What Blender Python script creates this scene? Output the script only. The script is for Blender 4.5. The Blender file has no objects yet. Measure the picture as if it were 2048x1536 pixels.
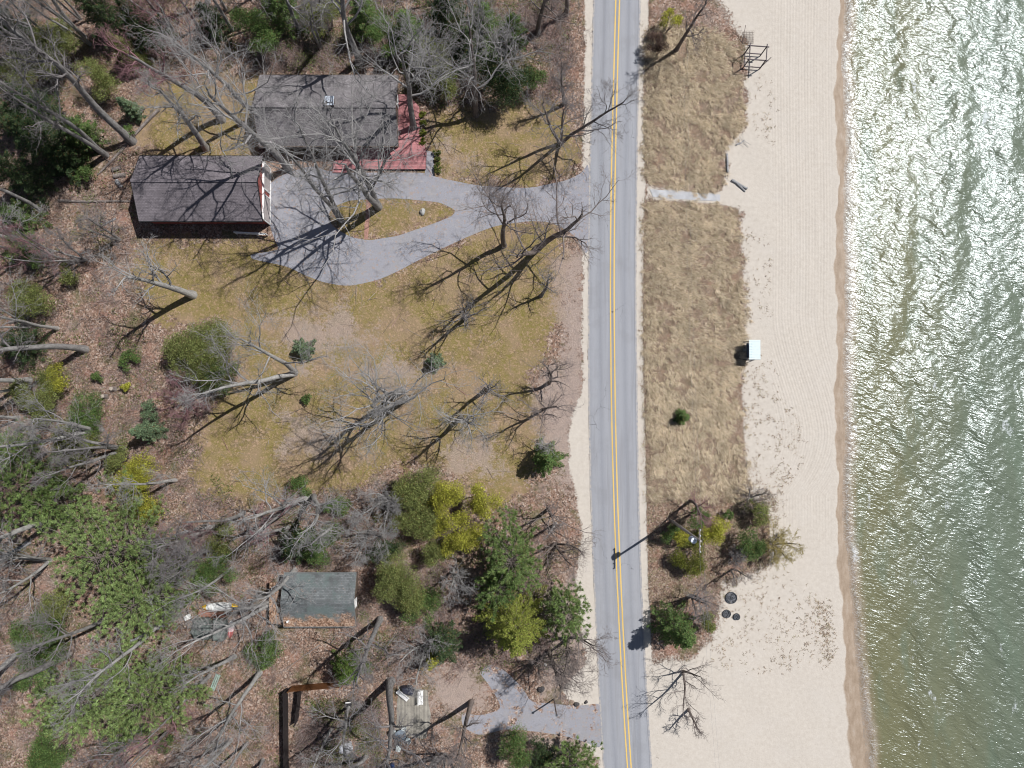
import bpy, math, random, re
import numpy as np
from mathutils import Vector, Matrix, Euler

# ------------------------------------------------------------------ camera, world, sun
S = bpy.context.scene
COL = S.collection
H0 = 85.0                      # drone height, metres
F, CX, CY = 1500.0, 1024.0, 768.0
NX, NY = 1015.0, 810.0         # where the plumb line meets the picture
ax = math.atan((NY - CY) / F)
ay = -math.atan((CX - NX) / math.hypot(F, NY - CY))
cam = bpy.data.objects.new('camera', bpy.data.cameras.new('camera'))
COL.objects.link(cam)
cam.location = (0, 0, H0)
cam.rotation_euler = (ax, ay, 0)
cam.data.sensor_width = 36.0
cam.data.lens = 36.0 * F / 2048.0
cam.data.clip_end = 3000
S.camera = cam
ROT = np.array(Euler((ax, ay, 0)).to_matrix())

SUN_AZ, SUN_EL = math.radians(32.6), math.radians(57.5)   # azimuth from +X towards +Y
sdir = Vector((math.cos(SUN_EL) * math.cos(SUN_AZ), math.cos(SUN_EL) * math.sin(SUN_AZ), math.sin(SUN_EL)))
W = bpy.data.worlds.new('World')
S.world = W
W.use_nodes = True
sky = W.node_tree.nodes.new('ShaderNodeTexSky')
sky.sky_type = 'NISHITA'
sky.sun_disc = False
sky.sun_elevation = SUN_EL
sky.sun_rotation = math.pi / 2 - SUN_AZ
bg = W.node_tree.nodes['Background']
W.node_tree.links.new(sky.outputs[0], bg.inputs[0])
bg.inputs[1].default_value = 0.052
sl = bpy.data.lights.new('sun', 'SUN')
sl.energy = 5.0
sl.angle = math.radians(0.5)
sl.color = (1.0, 0.98, 0.955)
so = bpy.data.objects.new('sun', sl)
so.rotation_euler = sdir.to_track_quat('Z', 'Y').to_euler()
COL.objects.link(so)
S.view_settings.view_transform = 'Standard'
S.view_settings.look = 'None'
S.view_settings.exposure = 0.06
S.view_settings.gamma = 1.0
S.cycles.filter_width = 1.05
S.cycles.max_bounces = 5
S.cycles.diffuse_bounces = 3
S.cycles.transparent_max_bounces = 8


def at(px, py, z=0.0):
    """picture position (2048 x 1536) -> world point at height z"""
    px = np.asarray(px, float); py = np.asarray(py, float)
    d = np.stack([px - CX, -(py - CY), np.full(px.shape, -F)], -1) @ ROT.T
    t = (H0 - z) / -d[..., 2]
    return np.stack([d[..., 0] * t, d[..., 1] * t, np.zeros(px.shape) + z], -1)


def P(px, py, z=0.0):
    return Vector(at(px, py, z).tolist())


def pix(x, y, z=0.0):
    p = np.stack([x, y, np.zeros_like(x) + z - H0], -1) @ ROT
    return CX + F * p[..., 0] / -p[..., 2], CY - F * p[..., 1] / -p[..., 2]


# ------------------------------------------------------------------ object helpers
def tag(o, label=None, cat=None, group=None, kind=None):
    if label: o['label'] = label
    if cat: o['category'] = cat
    if group: o['group'] = group
    if kind: o['kind'] = kind
    return o


def empty(name, loc, rz=0.0, label=None, cat=None, group=None):
    o = bpy.data.objects.new(name, None)
    o.empty_display_size = 0.3
    COL.objects.link(o)
    o.location = loc
    o.rotation_euler = (0, 0, rz)
    return tag(o, label, cat, group)


def fast_mesh(name, V, Fc, mat, parent=None, smooth=False, mats=None, midx=None):
    """V (n,3); Fc list of int arrays, each (m,k)"""
    V = np.asarray(V, np.float32).reshape(-1, 3)
    Fc = [np.asarray(f, np.int32) for f in Fc if len(f)]
    me = bpy.data.meshes.new(name)
    me.vertices.add(len(V))
    me.vertices.foreach_set('co', V.ravel())
    idx = np.concatenate([f.ravel() for f in Fc])
    tot = np.concatenate([np.full(len(f), f.shape[1], np.int32) for f in Fc])
    st = np.concatenate([[0], np.cumsum(tot)[:-1]]).astype(np.int32)
    me.loops.add(len(idx)); me.loops.foreach_set('vertex_index', idx)
    me.polygons.add(len(tot)); me.polygons.foreach_set('loop_start', st)
    me.polygons.foreach_set('loop_total', tot)
    if smooth: me.polygons.foreach_set('use_smooth', np.ones(len(tot), bool))
    me.update(calc_edges=True)
    for m in ([mat] if mat else []): me.materials.append(m)
    if midx is not None: me.polygons.foreach_set('material_index', np.asarray(midx, np.int32))
    o = bpy.data.objects.new(name, me)
    COL.objects.link(o)
    if parent: o.parent = parent
    return o


class MB:
    """collects boxes, bars, tubes and prisms for ONE mesh object"""
    def __init__(s): s.v = []; s.f = []
    def add(s, pts, faces):
        b = len(s.v); s.v += [tuple(p) for p in pts]; s.f += [[b + i for i in f] for f in faces]; return s
    def box(s, c, size, rz=0.0, M=None):
        m = Matrix.Rotation(rz, 3, 'Z') if M is None else M
        c = Vector(c); h = [x / 2 for x in size]
        pts = [c + m @ Vector((sx * h[0], sy * h[1], sz * h[2])) for sz in (-1, 1) for sy in (-1, 1) for sx in (-1, 1)]
        return s.add(pts, [[0, 2, 3, 1], [4, 5, 7, 6], [0, 1, 5, 4], [2, 6, 7, 3], [0, 4, 6, 2], [1, 3, 7, 5]])
    def bar(s, a, b, w, h=None):
        a = Vector(a); b = Vector(b); d = b - a
        m = d.to_track_quat('X', 'Z').to_matrix()
        return s.box((a + b) / 2, (d.length, w, h or w), M=m)
    def tube(s, pts, r, n=8, cap=True):
        pts = [Vector(p) for p in pts]; rr = r if isinstance(r, (list, tuple)) else [r] * len(pts)
        d0 = (pts[-1] - pts[0]).normalized(); u = d0.orthogonal().normalized(); w = d0.cross(u)
        b = len(s.v)
        for p, q in zip(pts, rr):
            for k in range(n):
                a = 2 * math.pi * k / n
                s.v.append(tuple(p + (u * math.cos(a) + w * math.sin(a)) * q))
        for i in range(len(pts) - 1):
            for k in range(n):
                k2 = (k + 1) % n
                s.f.append([b + i * n + k, b + i * n + k2, b + (i + 1) * n + k2, b + (i + 1) * n + k])
        if cap:
            s.f.append([b + k for k in reversed(range(n))]); e = b + (len(pts) - 1) * n
            s.f.append([e + k for k in range(n)])
        return s
    def prism(s, poly, z0, z1):
        n = len(poly); b = len(s.v)
        s.v += [(p[0], p[1], z0) for p in poly] + [(p[0], p[1], z1) for p in poly]
        s.f.append([b + k for k in reversed(range(n))]); s.f.append([b + n + k for k in range(n)])
        for k in range(n):
            j = (k + 1) % n
            s.f.append([b + k, b + j, b + n + j, b + n + k])
        return s
    def rock(s, c, r, rng, sq=0.6, n=9, m=6):
        c = Vector(c); b = len(s.v); ph = [rng.uniform(0, 6.28) for _ in range(4)]
        for i in range(m + 1):
            th = math.pi * i / m
            for k in range(n):
                a = 2 * math.pi * k / n
                q = r * (1 + .16 * math.sin(2 * a + ph[0]) + .12 * math.sin(3 * a + ph[1] + 2 * th) + .1 * math.sin(3 * th + ph[2]))
                s.v.append((c.x + q * math.sin(th) * math.cos(a), c.y + q * math.sin(th) * math.sin(a), c.z + q * math.cos(th) * sq))
        for i in range(m):
            for k in range(n):
                j = (k + 1) % n
                s.f.append([b + i * n + k, b + (i + 1) * n + k, b + (i + 1) * n + j, b + i * n + j])
        return s
    def build(s, name, mat, parent=None, smooth=False, bevel=0.0):
        me = bpy.data.meshes.new(name)
        me.from_pydata(s.v, [], s.f); me.materials.append(mat)
        if smooth: me.polygons.foreach_set('use_smooth', [True] * len(me.polygons))
        me.update()
        o = bpy.data.objects.new(name, me); COL.objects.link(o)
        if parent: o.parent = parent
        if bevel:
            bv = o.modifiers.new('bevel', 'BEVEL'); bv.width = bevel; bv.segments = 2; bv.limit_method = 'ANGLE'
        return o


# ------------------------------------------------------------------ node helpers
class NT:
    def __init__(s, name, rough=0.8, spec=0.3):
        s.m = bpy.data.materials.new(name); s.m.use_nodes = True
        s.t = s.m.node_tree; s.b = s.t.nodes['Principled BSDF']
        s.b.inputs['Roughness'].default_value = rough
        s.b.inputs['Specular IOR Level'].default_value = spec
        s._tc = None
    def n(s, typ, **kw):
        x = s.t.nodes.new('ShaderNode' + typ)
        for k, v in kw.items(): setattr(x, k, v)
        return x
    def set(s, sock, v):
        if hasattr(v, 'is_linked') or hasattr(v, 'links'): s.t.links.new(v, sock)
        elif isinstance(v, (tuple, list)) and len(v) == 3 and sock.type == 'RGBA': sock.default_value = (*v, 1)
        else: sock.default_value = v
    def pos(s):
        if not s._tc: s._tc = s.n('NewGeometry')
        return s._tc.outputs['Position']
    def island(s):
        s.pos(); return s._tc.outputs['Random Per Island']
    def objc(s): return s.n('TexCoord').outputs['Object']
    def math(s, op, a, b=0.0, c=None):
        x = s.n('Math', operation=op); s.set(x.inputs[0], a); s.set(x.inputs[1], b)
        if c is not None: s.set(x.inputs[2], c)
        return x.outputs[0]
    def vmul(s, v, k):
        x = s.n('VectorMath', operation='MULTIPLY'); s.set(x.inputs[0], v); x.inputs[1].default_value = k; return x.outputs[0]
    def vadd(s, a, b):
        x = s.n('VectorMath', operation='ADD'); s.set(x.inputs[0], a); s.set(x.inputs[1], b); return x.outputs[0]
    def rot(s, v, ang):
        x = s.n('VectorRotate', rotation_type='Z_AXIS'); s.set(x.inputs['Vector'], v); x.inputs['Angle'].default_value = ang; return x.outputs[0]
    def noise(s, v, scale, detail=3.0, rough=0.55, dist=0.0, out=0):
        x = s.n('TexNoise'); s.set(x.inputs['Vector'], v); x.inputs['Scale'].default_value = scale
        x.inputs['Detail'].default_value = detail; x.inputs['Roughness'].default_value = rough; x.inputs['Distortion'].default_value = dist
        return x.outputs[out]
    def voro(s, v, scale, out='Color', feature='F1'):
        x = s.n('TexVoronoi', feature=feature); s.set(x.inputs['Vector'], v); x.inputs['Scale'].default_value = scale
        return x.outputs[out]
    def ramp(s, f, stops, interp='LINEAR'):
        x = s.n('ValToRGB'); s.set(x.inputs[0], f); r = x.color_ramp; r.interpolation = interp
        while len(r.elements) < len(stops): r.elements.new(0.5)
        for e, (p, c) in zip(r.elements, stops):
            e.position = p; e.color = (*c, 1) if isinstance(c, (tuple, list)) else (c, c, c, 1)
        return x.outputs[0]
    def mix(s, f, a, b, blend='MIX'):
        x = s.n('Mix', data_type='RGBA', blend_type=blend); s.set(x.inputs[0], f); s.set(x.inputs[6], a); s.set(x.inputs[7], b); return x.outputs[2]
    def attr(s, name, out='Fac'):
        x = s.n('Attribute', attribute_name=name); return x.outputs[out]
    def sep(s, c):
        x = s.n('SeparateColor'); s.set(x.inputs[0], c); return x.outputs
    def step(s, v, lo, hi):
        x = s.n('MapRange', interpolation_type='SMOOTHSTEP'); s.set(x.inputs[0], v); x.inputs[1].default_value = lo; x.inputs[2].default_value = hi
        return x.outputs[0]
    def bump(s, h, strength=0.5, dist=0.05, prev=None):
        x = s.n('Bump'); x.inputs['Strength'].default_value = strength; x.inputs['Distance'].default_value = dist
        s.set(x.inputs['Height'], h)
        if prev is not None: s.set(x.inputs['Normal'], prev)
        s.set(s.b.inputs['Normal'], x.outputs[0]); return x.outputs[0]
    def col(s, c): s.set(s.b.inputs['Base Color'], c); return s


def flat(name, c, rough=0.7, amp=0.25, scale=6.0, spec=0.3, metal=0.0):
    """a plain material with a little uneven wear of its own"""
    m = NT(name, rough, spec); p = m.objc()
    f = m.noise(p, scale, 5, .65)
    lo = tuple(x * (1 - amp) for x in c); hi = tuple(min(1, x * (1 + amp)) for x in c)
    m.col(m.ramp(f, [(.3, lo), (.7, hi)])); m.b.inputs['Metallic'].default_value = metal
    m.bump(m.noise(p, scale * 4, 4), .25, .02)
    return m.m


def bark(name, lo, hi):
    m = NT(name, .9, .15); p = m.objc()
    f = m.noise(m.vmul(p, (1, 1, .35)), 5, 4, .7)
    m.col(m.ramp(f, [(.3, lo), (.7, hi)])); m.bump(f, .6, .05)
    return m.m


M = {}
M['bark_grey'] = bark('bark_grey', (.14, .13, .125), (.34, .33, .32))
M['bark_pale'] = bark('bark_pale', (.22, .21, .20), (.46, .45, .43))
M['bark_brown'] = bark('bark_brown', (.10, .083, .075), (.24, .20, .18))
M['twig'] = flat('twig', (.20, .185, .185), .9, .3, 3)
M['twig_pale'] = flat('twig_pale', (.28, .27, .265), .9, .25, 3)
M['twig_brown'] = flat('twig_brown', (.19, .16, .15), .9, .3, 3)
M['twig_red'] = flat('twig_red', (.24, .13, .14), .9, .3, 3)
M['twig_yellow'] = flat('twig_yellow', (.36, .30, .12), .9, .3, 3)
M['driftwood'] = bark('driftwood', (.17, .17, .175), (.36, .36, .37))
M['log'] = bark('log_wood', (.10, .085, .08), (.30, .26, .24))


def leafmat(name, trans=0.36):
    """foliage: the plant's own colour (object colour), each leaf a little different"""
    m = NT(name, .6, .25)
    oi = m.n('ObjectInfo').outputs['Color']
    k = m.ramp(m.island(), [(0, .45), (.5, .95), (1, 1.7)])
    big = m.ramp(m.noise(m.pos(), 1.1, 3, .6), [(.3, .65), (.7, 1.3)])
    c = m.mix(1.0, m.mix(1.0, oi, k, 'MULTIPLY'), big, 'MULTIPLY')
    c = m.mix(m.step(m.island(), .93, .97), c, (.20, .13, .05))
    m.col(c)
    tr = m.n('BsdfTranslucent'); m.set(tr.inputs[0], c)
    mx = m.n('MixShader'); mx.inputs[0].default_value = trans
    out = m.t.nodes['Material Output']
    m.t.links.new(m.b.outputs[0], mx.inputs[1]); m.t.links.new(tr.outputs[0], mx.inputs[2]); m.t.links.new(mx.outputs[0], out.inputs[0])
    return m.m


M['leaf'] = leafmat('leaf')


# ------------------------------------------------------------------ the ground (one sheet) and its cover
def inpoly(px, py, poly):
    poly = np.asarray(poly, float); r = np.zeros(px.shape, bool); n = len(poly)
    for i in range(n):
        x0, y0 = poly[i]; x1, y1 = poly[(i + 1) % n]
        if y0 == y1: continue
        c = ((y0 > py) != (y1 > py)) & (px < (x1 - x0) * (py - y0) / (y1 - y0) + x0)
        r ^= c
    return r


def soft(px, py, poly, w):
    """1 inside, 0 outside, sloping over w pixels on both sides of the edge"""
    poly = np.asarray(poly, float); d = np.full(px.shape, 1e9)
    for i in range(len(poly)):
        a = poly[i]; b = poly[(i + 1) % len(poly)]; e = b - a
        t = np.clip(((px - a[0]) * e[0] + (py - a[1]) * e[1]) / max(1e-9, e @ e), 0, 1)
        d = np.minimum(d, np.hypot(px - a[0] - t * e[0], py - a[1] - t * e[1]))
    return np.clip(np.where(inpoly(px, py, poly), .5 + d / (2 * w), .5 - d / (2 * w)), 0, 1)


BEACH = [(1430, -400), (1436, 0), (1462, 45), (1490, 80), (1488, 250), (1452, 296), (1446, 372), (1290, 376), (1290, 402), (1478, 414),
         (1486, 560), (1484, 1000), (1520, 1000), (1550, 1040), (1552, 1120), (1500, 1150), (1440, 1165), (1440, 1235), (1395, 1318), (1292, 1322), (1308, 1536), (1330, 2400), (2900, 2400), (2900, -400)]
DUNE1 = [(1293, 75), (1330, 40), (1420, 60), (1455, 78), (1482, 105), (1484, 160), (1490, 235), (1482, 265), (1452, 290), (1438, 330), (1448, 352), (1442, 384), (1400, 386), (1310, 372), (1290, 350), (1287, 200)]
DUNE2 = [(1290, 403), (1320, 400), (1440, 410), (1476, 420), (1482, 520), (1490, 640), (1480, 760), (1486, 860), (1495, 960), (1480, 1000), (1300, 1000), (1292, 800), (1288, 600)]
LAWNS = [[(280, 215), (330, 165), (440, 160), (520, 150), (525, 320), (400, 318), (285, 305), (262, 260)],
         [(262, 535), (285, 490), (520, 480), (600, 540), (760, 560), (900, 490), (1000, 440), (1110, 436), (1135, 520), (1120, 640), (1060, 760), (1090, 850), (1060, 960), (1000, 1020), (900, 940), (800, 920), (700, 975), (480, 1010), (380, 960), (400, 860), (490, 720), (440, 640), (330, 650), (285, 600)],
         [(668, 405), (760, 390), (880, 400), (915, 420), (905, 436), (790, 478), (700, 475), (660, 440)],
         [(862, 215), (950, 225), (1090, 195), (1150, 240), (1155, 320), (1060, 375), (860, 350)]]
BARE = [([(560, 620), (690, 610), (760, 680), (600, 740), (540, 690)], 40), ([(570, 830), (700, 850), (660, 920), (560, 900)], 30), ([(780, 690), (860, 740), (780, 800), (720, 740)], 40),
        ([(900, 870), (1010, 860), (1010, 960), (880, 950)], 40), ([(1095, 520), (1175, 500), (1180, 1060), (1080, 900), (1060, 780), (1120, 700)], 30), ([(880, 260), (960, 330), (900, 350)], 30),
        ([(870, 1350), (960, 1330), (980, 1430), (840, 1440)], 35), ([(1060, 1170), (1180, 1150), (1200, 1380), (1080, 1400)], 35), ([(1000, 1460), (1190, 1470), (1200, 1530), (1090, 1500)], 25)]
SHOULDER_W = [(1163, -400), (1200, -400), (1190, 0), (1180, 390), (1180, 760), (1190, 1150), (1212, 1536), (1240, 2400), (1190, 2400), (1196, 1520), (1165, 1480), (1190, 1420), (1140, 1400), (1120, 1380), (1172, 1330), (1150, 1180), (1165, 1060), (1140, 940), (1136, 860), (1164, 780), (1166, 520), (1162, 380), (1166, 330), (1170, 100)]
SHOULDER_E = [(1277, -400), (1298, -400), (1296, 100), (1290, 390), (1286, 600), (1289, 800), (1296, 1150), (1316, 1536), (1340, 2400), (1310, 2400), (1300, 1536), (1280, 1150), (1271, 700)]
SHORE_Y = np.array([-400, 0, 120, 300, 500, 700, 1000, 1150, 1300, 1400, 1536, 2400.])
SHORE_X = np.array([1678, 1677, 1670, 1672, 1671, 1670, 1671, 1678, 1684, 1690, 1697, 1740.])
EDGE_X = np.array([1700, 1690, 1686, 1691, 1690, 1691, 1688, 1698, 1714, 1724, 1738, 1800.])


def wob(y, amp=1.0, s=0):
    return amp * (np.sin(y * .021 + s) + .7 * np.sin(y * .053 + 2 * s + 1) + .45 * np.sin(y * .127 + 3 * s))


def axis(lo, hi, step, far):
    core = np.arange(lo, hi + step, step); out = []; d = step
    x = core[-1]
    while x < far: d *= 1.35; x += d; out.append(x)
    out2 = []; d = step; x = core[0]
    while x > -far: d *= 1.35; x -= d; out2.append(x)
    return np.concatenate([out2[::-1], core, out])


def grid_faces(nx, ny):
    i = np.arange(ny - 1)[:, None] * nx + np.arange(nx - 1)[None, :]
    return np.stack([i, i + 1, i + nx + 1, i + nx], -1).reshape(-1, 4)


def add_color(o, name, rgba):
    a = o.data.attributes.new(name, 'FLOAT_COLOR', 'POINT')
    a.data.foreach_set('color', np.asarray(rgba, np.float32).ravel())


def add_float(o, name, v):
    a = o.data.attributes.new(name, 'FLOAT', 'POINT')
    a.data.foreach_set('value', np.asarray(v, np.float32).ravel())


gx, gy = axis(-64, 64, .25, 420), axis(-52, 52, .25, 420)
X, Y = np.meshgrid(gx, gy); X = X.ravel(); Y = Y.ravel()
px, py = pix(X, Y)
wet_l = np.interp(py, SHORE_Y, SHORE_X) + wob(py, 3.4)
edge = np.interp(py, SHORE_Y, EDGE_X) + wob(py, 2.0, 2)
t = (px - wet_l) / np.maximum(edge - wet_l, 4)
sand = np.maximum.reduce([soft(px, py, BEACH, 26), soft(px, py, SHOULDER_W, 11), soft(px, py, SHOULDER_E, 5), (px > 1540) * 1.0])
lawn = np.maximum.reduce([soft(px, py, p, 34) for p in LAWNS])
dune = np.maximum(soft(px, py, DUNE1, 8), soft(px, py, DUNE2, 9))
bare = np.maximum.reduce([soft(px, py, p, w) for p, w in BARE])
wet = np.clip(t * 3, 0, 1)
Z = np.where(t < 0, 0, np.where(t < 1, -.15 * np.clip(t, 0, 1), -.15 - np.clip((t - 1) * .22, 0, 2.5)))
Z = Z + (px < 1640) * .03 * (np.sin(X * .9) * np.sin(Y * .7)) * (np.maximum(sand, lawn * .5))
Z = np.where((px > 1150) & (px < 1320), np.minimum(Z, 0.0), Z)
Z = np.where((px > 480) & (px < 1190) & (py > 310) & (py < 620), np.minimum(Z, 0.0), Z)
raked = np.clip((px - 1540) / 10, 0, 1) * np.clip((1668 - px) / 8, 0, 1) * np.clip((1130 - py) / 160, 0, 1)
sm = np.clip((py - 620) / 260, 0, 1); sm = sm * sm * (3 - 2 * sm)
sb = np.clip((py - 860) / 130, 0, 1)
phase = (px - 1545 - 58 * sm + 55 * sb * sb) + 1.5 * np.sin(py * .01)
loop = np.hypot((px - 1622) / 1.0, np.minimum(0, py - 940) * 0 + np.maximum(0, py - 935) * .55)
ground = fast_mesh('ground', np.stack([X, Y, Z], -1), [grid_faces(len(gx), len(gy))], None, smooth=True, mats=[])
add_color(ground, 'surf', np.stack([sand, lawn, dune, bare], -1))
add_color(ground, 'surf2', np.stack([wet, raked, np.clip(t - 1, 0, 30) / 30, np.ones_like(wet)], -1))
add_float(ground, 'rake', phase)
tag(ground, kind='structure')

g = NT('ground', .95, .1)
p = g.pos()
s1 = g.n('Attribute', attribute_name='surf'); r_, l_, d_ = g.sep(s1.outputs['Color']); b_ = s1.outputs['Alpha']
w_, k_, _ = g.sep(g.attr('surf2', 'Color'))
edgeN = g.math('SUBTRACT', g.noise(p, .45, 5, .7), .5)
edgeF = g.math('SUBTRACT', g.noise(p, 3.0, 4, .8), .5)
brk = g.math('ADD', g.math('MULTIPLY', edgeN, 2.2), g.math('MULTIPLY', edgeF, 1.8))
def msk(v, lo=.38, hi=.62, k=1.0): return g.step(g.math('ADD', v, g.math('MULTIPLY', brk, k)), lo, hi)
# leaf litter: single leaves as cells, browner and greyer drifts
v1 = g.sep(g.voro(p, 6.0))[0]; v2 = g.sep(g.voro(g.vadd(p, (7.3, 2.1, 0)), 9.5))[1]
leafc = g.ramp(v1, [(0, (.045, .032, .027)), (.18, (.11, .07, .052)), (.42, (.24, .145, .10)), (.63, (.33, .195, .135)), (.82, (.42, .295, .22)), (1, (.60, .51, .44))])
leaf2 = g.ramp(v2, [(0, (.05, .04, .035)), (.3, (.15, .10, .08)), (.7, (.25, .175, .14)), (1, (.46, .38, .33))])
lit = g.mix(.5, leafc, leaf2)
drift = g.noise(p, .28, 6, .65)
lit = g.mix(g.step(drift, .5, .68), lit, g.mix(.45, lit, (.26, .21, .185)))
lit = g.mix(g.step(g.noise(p, .45, 5, .6), .52, .70), lit, g.mix(.55, lit, (.30, .15, .11)))
lit = g.mix(g.step(g.noise(g.vadd(p, (30, 0, 0)), .35, 6, .75), .50, .64), lit, g.mix(.65, lit, (.10, .105, .045)))
lit = g.mix(g.math('MULTIPLY', g.step(g.noise(g.vadd(p, (0, 44, 0)), .5, 6, .75), .50, .66), .55), lit, (.085, .06, .048))
# last year's grass, olive where it starts to green
fine = g.noise(p, 9, 4, .8); mid = g.noise(p, 1.4, 5, .7); low = g.noise(p, .20, 5, .6)
gr = g.ramp(fine, [(.25, (.085, .068, .032)), (.45, (.205, .158, .066)), (.6, (.29, .225, .105)), (.8, (.44, .36, .235))])
gr = g.mix(g.step(mid, .45, .7), gr, g.mix(.7, gr, (.165, .15, .03)))
gr = g.mix(g.math('MULTIPLY', g.step(g.noise(g.vadd(p, (5, 60, 0)), .33, 6, .75), .49, .62), .5), gr, lit)
gr = g.mix(g.step(low, .46, .60), gr, g.mix(.5, gr, (.32, .225, .165)))
gr = g.mix(g.math('MULTIPLY', g.step(v1, .72, .95), .55), gr, (.40, .27, .18))
bares = g.ramp(fine, [(.25, (.16, .12, .10)), (.5, (.35, .275, .235)), (.75, (.52, .44, .39))])
bares = g.mix(g.step(mid, .45, .65), bares, g.mix(.5, bares, (.26, .21, .19)))
# beach sand
sc = g.ramp(g.noise(p, 2.2, 7, .7), [(.3, (.44, .395, .345)), (.7, (.525, .48, .425))])
sc = g.mix(g.math('MULTIPLY', g.step(g.noise(p, 11, 3, .7), .58, .75), .35), sc, (.36, .32, .29))
sc = g.mix(g.math('MULTIPLY', g.step(g.noise(p, .35, 4, .6), .45, .7), .35), sc, (.50, .46, .415))
ph = g.attr('rake')
w1 = g.math('SINE', g.math('MULTIPLY', ph, 1.05)); w2 = g.math('SINE', g.math('MULTIPLY', ph, .37))
rk = g.math('MULTIPLY', g.math('ADD', g.math('MULTIPLY', w1, .6), g.math('MULTIPLY', w2, .5)), g.math('MULTIPLY', k_, g.step(g.noise(g.vmul(p, (1.2, .06, 1)), 1, 4, .7), .25, .62)))
wetc = g.ramp(g.noise(g.vmul(p, (2, .8, 1)), .8, 5, .7), [(.3, (.24, .18, .13)), (.55, (.32, .25, .19)), (.8, (.40, .34, .285))])
wm = g.step(g.math('ADD', w_, g.math('MULTIPLY', edgeF, .5)), .12, .55)
sc = g.mix(wm, sc, wetc)
duc = g.mix(.45, g.ramp(fine, [(.3, (.12, .088, .06)), (.55, (.26, .20, .14)), (.8, (.42, .345, .26))]), lit)
c = g.mix(msk(b_, .35, .9, 1.2), lit, bares)
c = g.mix(msk(l_, .40, .62, .9), c, g.mix(g.math('MULTIPLY', msk(b_, .35, .9, 1.2), .75), gr, bares))
c = g.mix(msk(d_, .4, .6, .5), c, duc)
beachm = g.math('MULTIPLY', msk(r_, .40, .62, .55), g.math('SUBTRACT', 1.0, g.math('MULTIPLY', msk(d_, .4, .6, .5), .9)))
c = g.mix(beachm, c, sc)
g.col(c)
g.set(g.b.inputs['Roughness'], g.math('SUBTRACT', .95, g.math('MULTIPLY', wm, .45)))
hh = g.math('ADD', g.math('MULTIPLY', g.math('ADD', v1, v2), g.math('MULTIPLY', g.math('SUBTRACT', 1.0, beachm), .04)), g.math('MULTIPLY', rk, .013))
hh = g.math('ADD', hh, g.math('MULTIPLY', g.noise(p, 5, 5, .7), .035))
g.bump(hh, .9, 1.0)
ground.data.materials.append(g.m)


# ------------------------------------------------------------------ road, drives, paths
def sheet(name, poly, z, mat, thick=0.0, wobble=0.0, seed=1, parent=None, n=6):
    rng = random.Random(seed); pts = []
    for i, a in enumerate(poly):
        b = poly[(i + 1) % len(poly)]
        for k in range(n):
            q = k / n
            pts.append((a[0] + (b[0] - a[0]) * q + rng.uniform(-1, 1) * wobble, a[1] + (b[1] - a[1]) * q + rng.uniform(-1, 1) * wobble))
    me = bpy.data.meshes.new(name)
    v = [tuple(P(x, y, z)) for x, y in pts]
    import bmesh
    bm = bmesh.new(); vs = [bm.verts.new(q) for q in v]; f = bm.faces.new(vs)
    if f.normal.z < 0: f.normal_flip()
    if thick:
        r = bmesh.ops.extrude_face_region(bm, geom=[f])
        for e in r['geom']:
            if isinstance(e, bmesh.types.BMVert): e.co.z -= thick
        bmesh.ops.recalc_face_normals(bm, faces=bm.faces[:])
    bmesh.ops.triangulate(bm, faces=bm.faces[:], ngon_method='EAR_CLIP')
    bm.to_mesh(me); bm.free(); me.materials.append(mat)
    o = bpy.data.objects.new(name, me); COL.objects.link(o)
    if parent: o.parent = parent
    return o


RY = np.array([-900, -400, 0, 190, 390, 600, 760, 950, 1150, 1340, 1536, 2000, 2600.])
RL = np.array([1205, 1197, 1187, 1182, 1177, 1176, 1176, 1179, 1186, 1195, 1206, 1240, 1300.])
RR = np.array([1300, 1291, 1281, 1278, 1274, 1272, 1275, 1277, 1283, 1292, 1304, 1340, 1400.])
RC = np.array([1258, 1248, 1235, 1230, 1225, 1224, 1225.5, 1229, 1237, 1246, 1258, 1294, 1354.])
YS = np.arange(-900, 2601, 20.)


def smooth_interp(ys, yk, xk):
    r = np.interp(ys, yk, xk)
    for _ in range(3): r = np.convolve(np.pad(r, 4, mode='edge'), np.ones(9) / 9, 'valid')
    return r


rl, rr_, rc = (smooth_interp(YS, RY, v) for v in (RL, RR, RC))
nq = 9
u = np.linspace(0, 1, nq)
RXp = rl[:, None] + (rr_ - rl)[:, None] * u[None, :]
rng_np = np.random.default_rng(5)
RXp[:, 0] += rng_np.normal(0, .5, len(YS)); RXp[:, -1] += rng_np.normal(0, .35, len(YS))
RV = at(RXp, np.repeat(YS[:, None], nq, 1), 0.02)
RV[:, :, 2] += .05 * (1 - (2 * u[None, :] - 1) ** 2)
road = fast_mesh('road', RV, [grid_faces(nq, len(YS))[:, ::-1]], None, smooth=True, mats=[])
add_float(road, 'across', np.repeat(u[None, :], len(YS), 0))
tag(road, kind='structure')
a = NT('asphalt', .85, .25); p = a.pos()
ac = a.attr('across')
base = a.ramp(a.noise(p, 14, 4, .8), [(.25, (.18, .185, .205)), (.55, (.25, .258, .285)), (.8, (.325, .335, .36))])
tracks = a.math('ABSOLUTE', a.math('SINE', a.math('MULTIPLY', ac, 12.566)))
base = a.mix(a.math('MULTIPLY', tracks, .42), base, (.36, .365, .385))
base = a.mix(a.math('MULTIPLY', a.step(a.noise(a.vmul(p, (1.6, .07, 1)), 1, 5, .7), .45, .7), .5), base, (.20, .20, .215))
base = a.mix(a.math('MULTIPLY', a.step(a.noise(p, .35, 4, .6), .5, .72), .35), base, (.205, .205, .215))
edge_ = a.math('MAXIMUM', a.step(ac, .945, 1.0), a.step(a.math('SUBTRACT', 1, ac), .95, 1.0))
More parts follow.
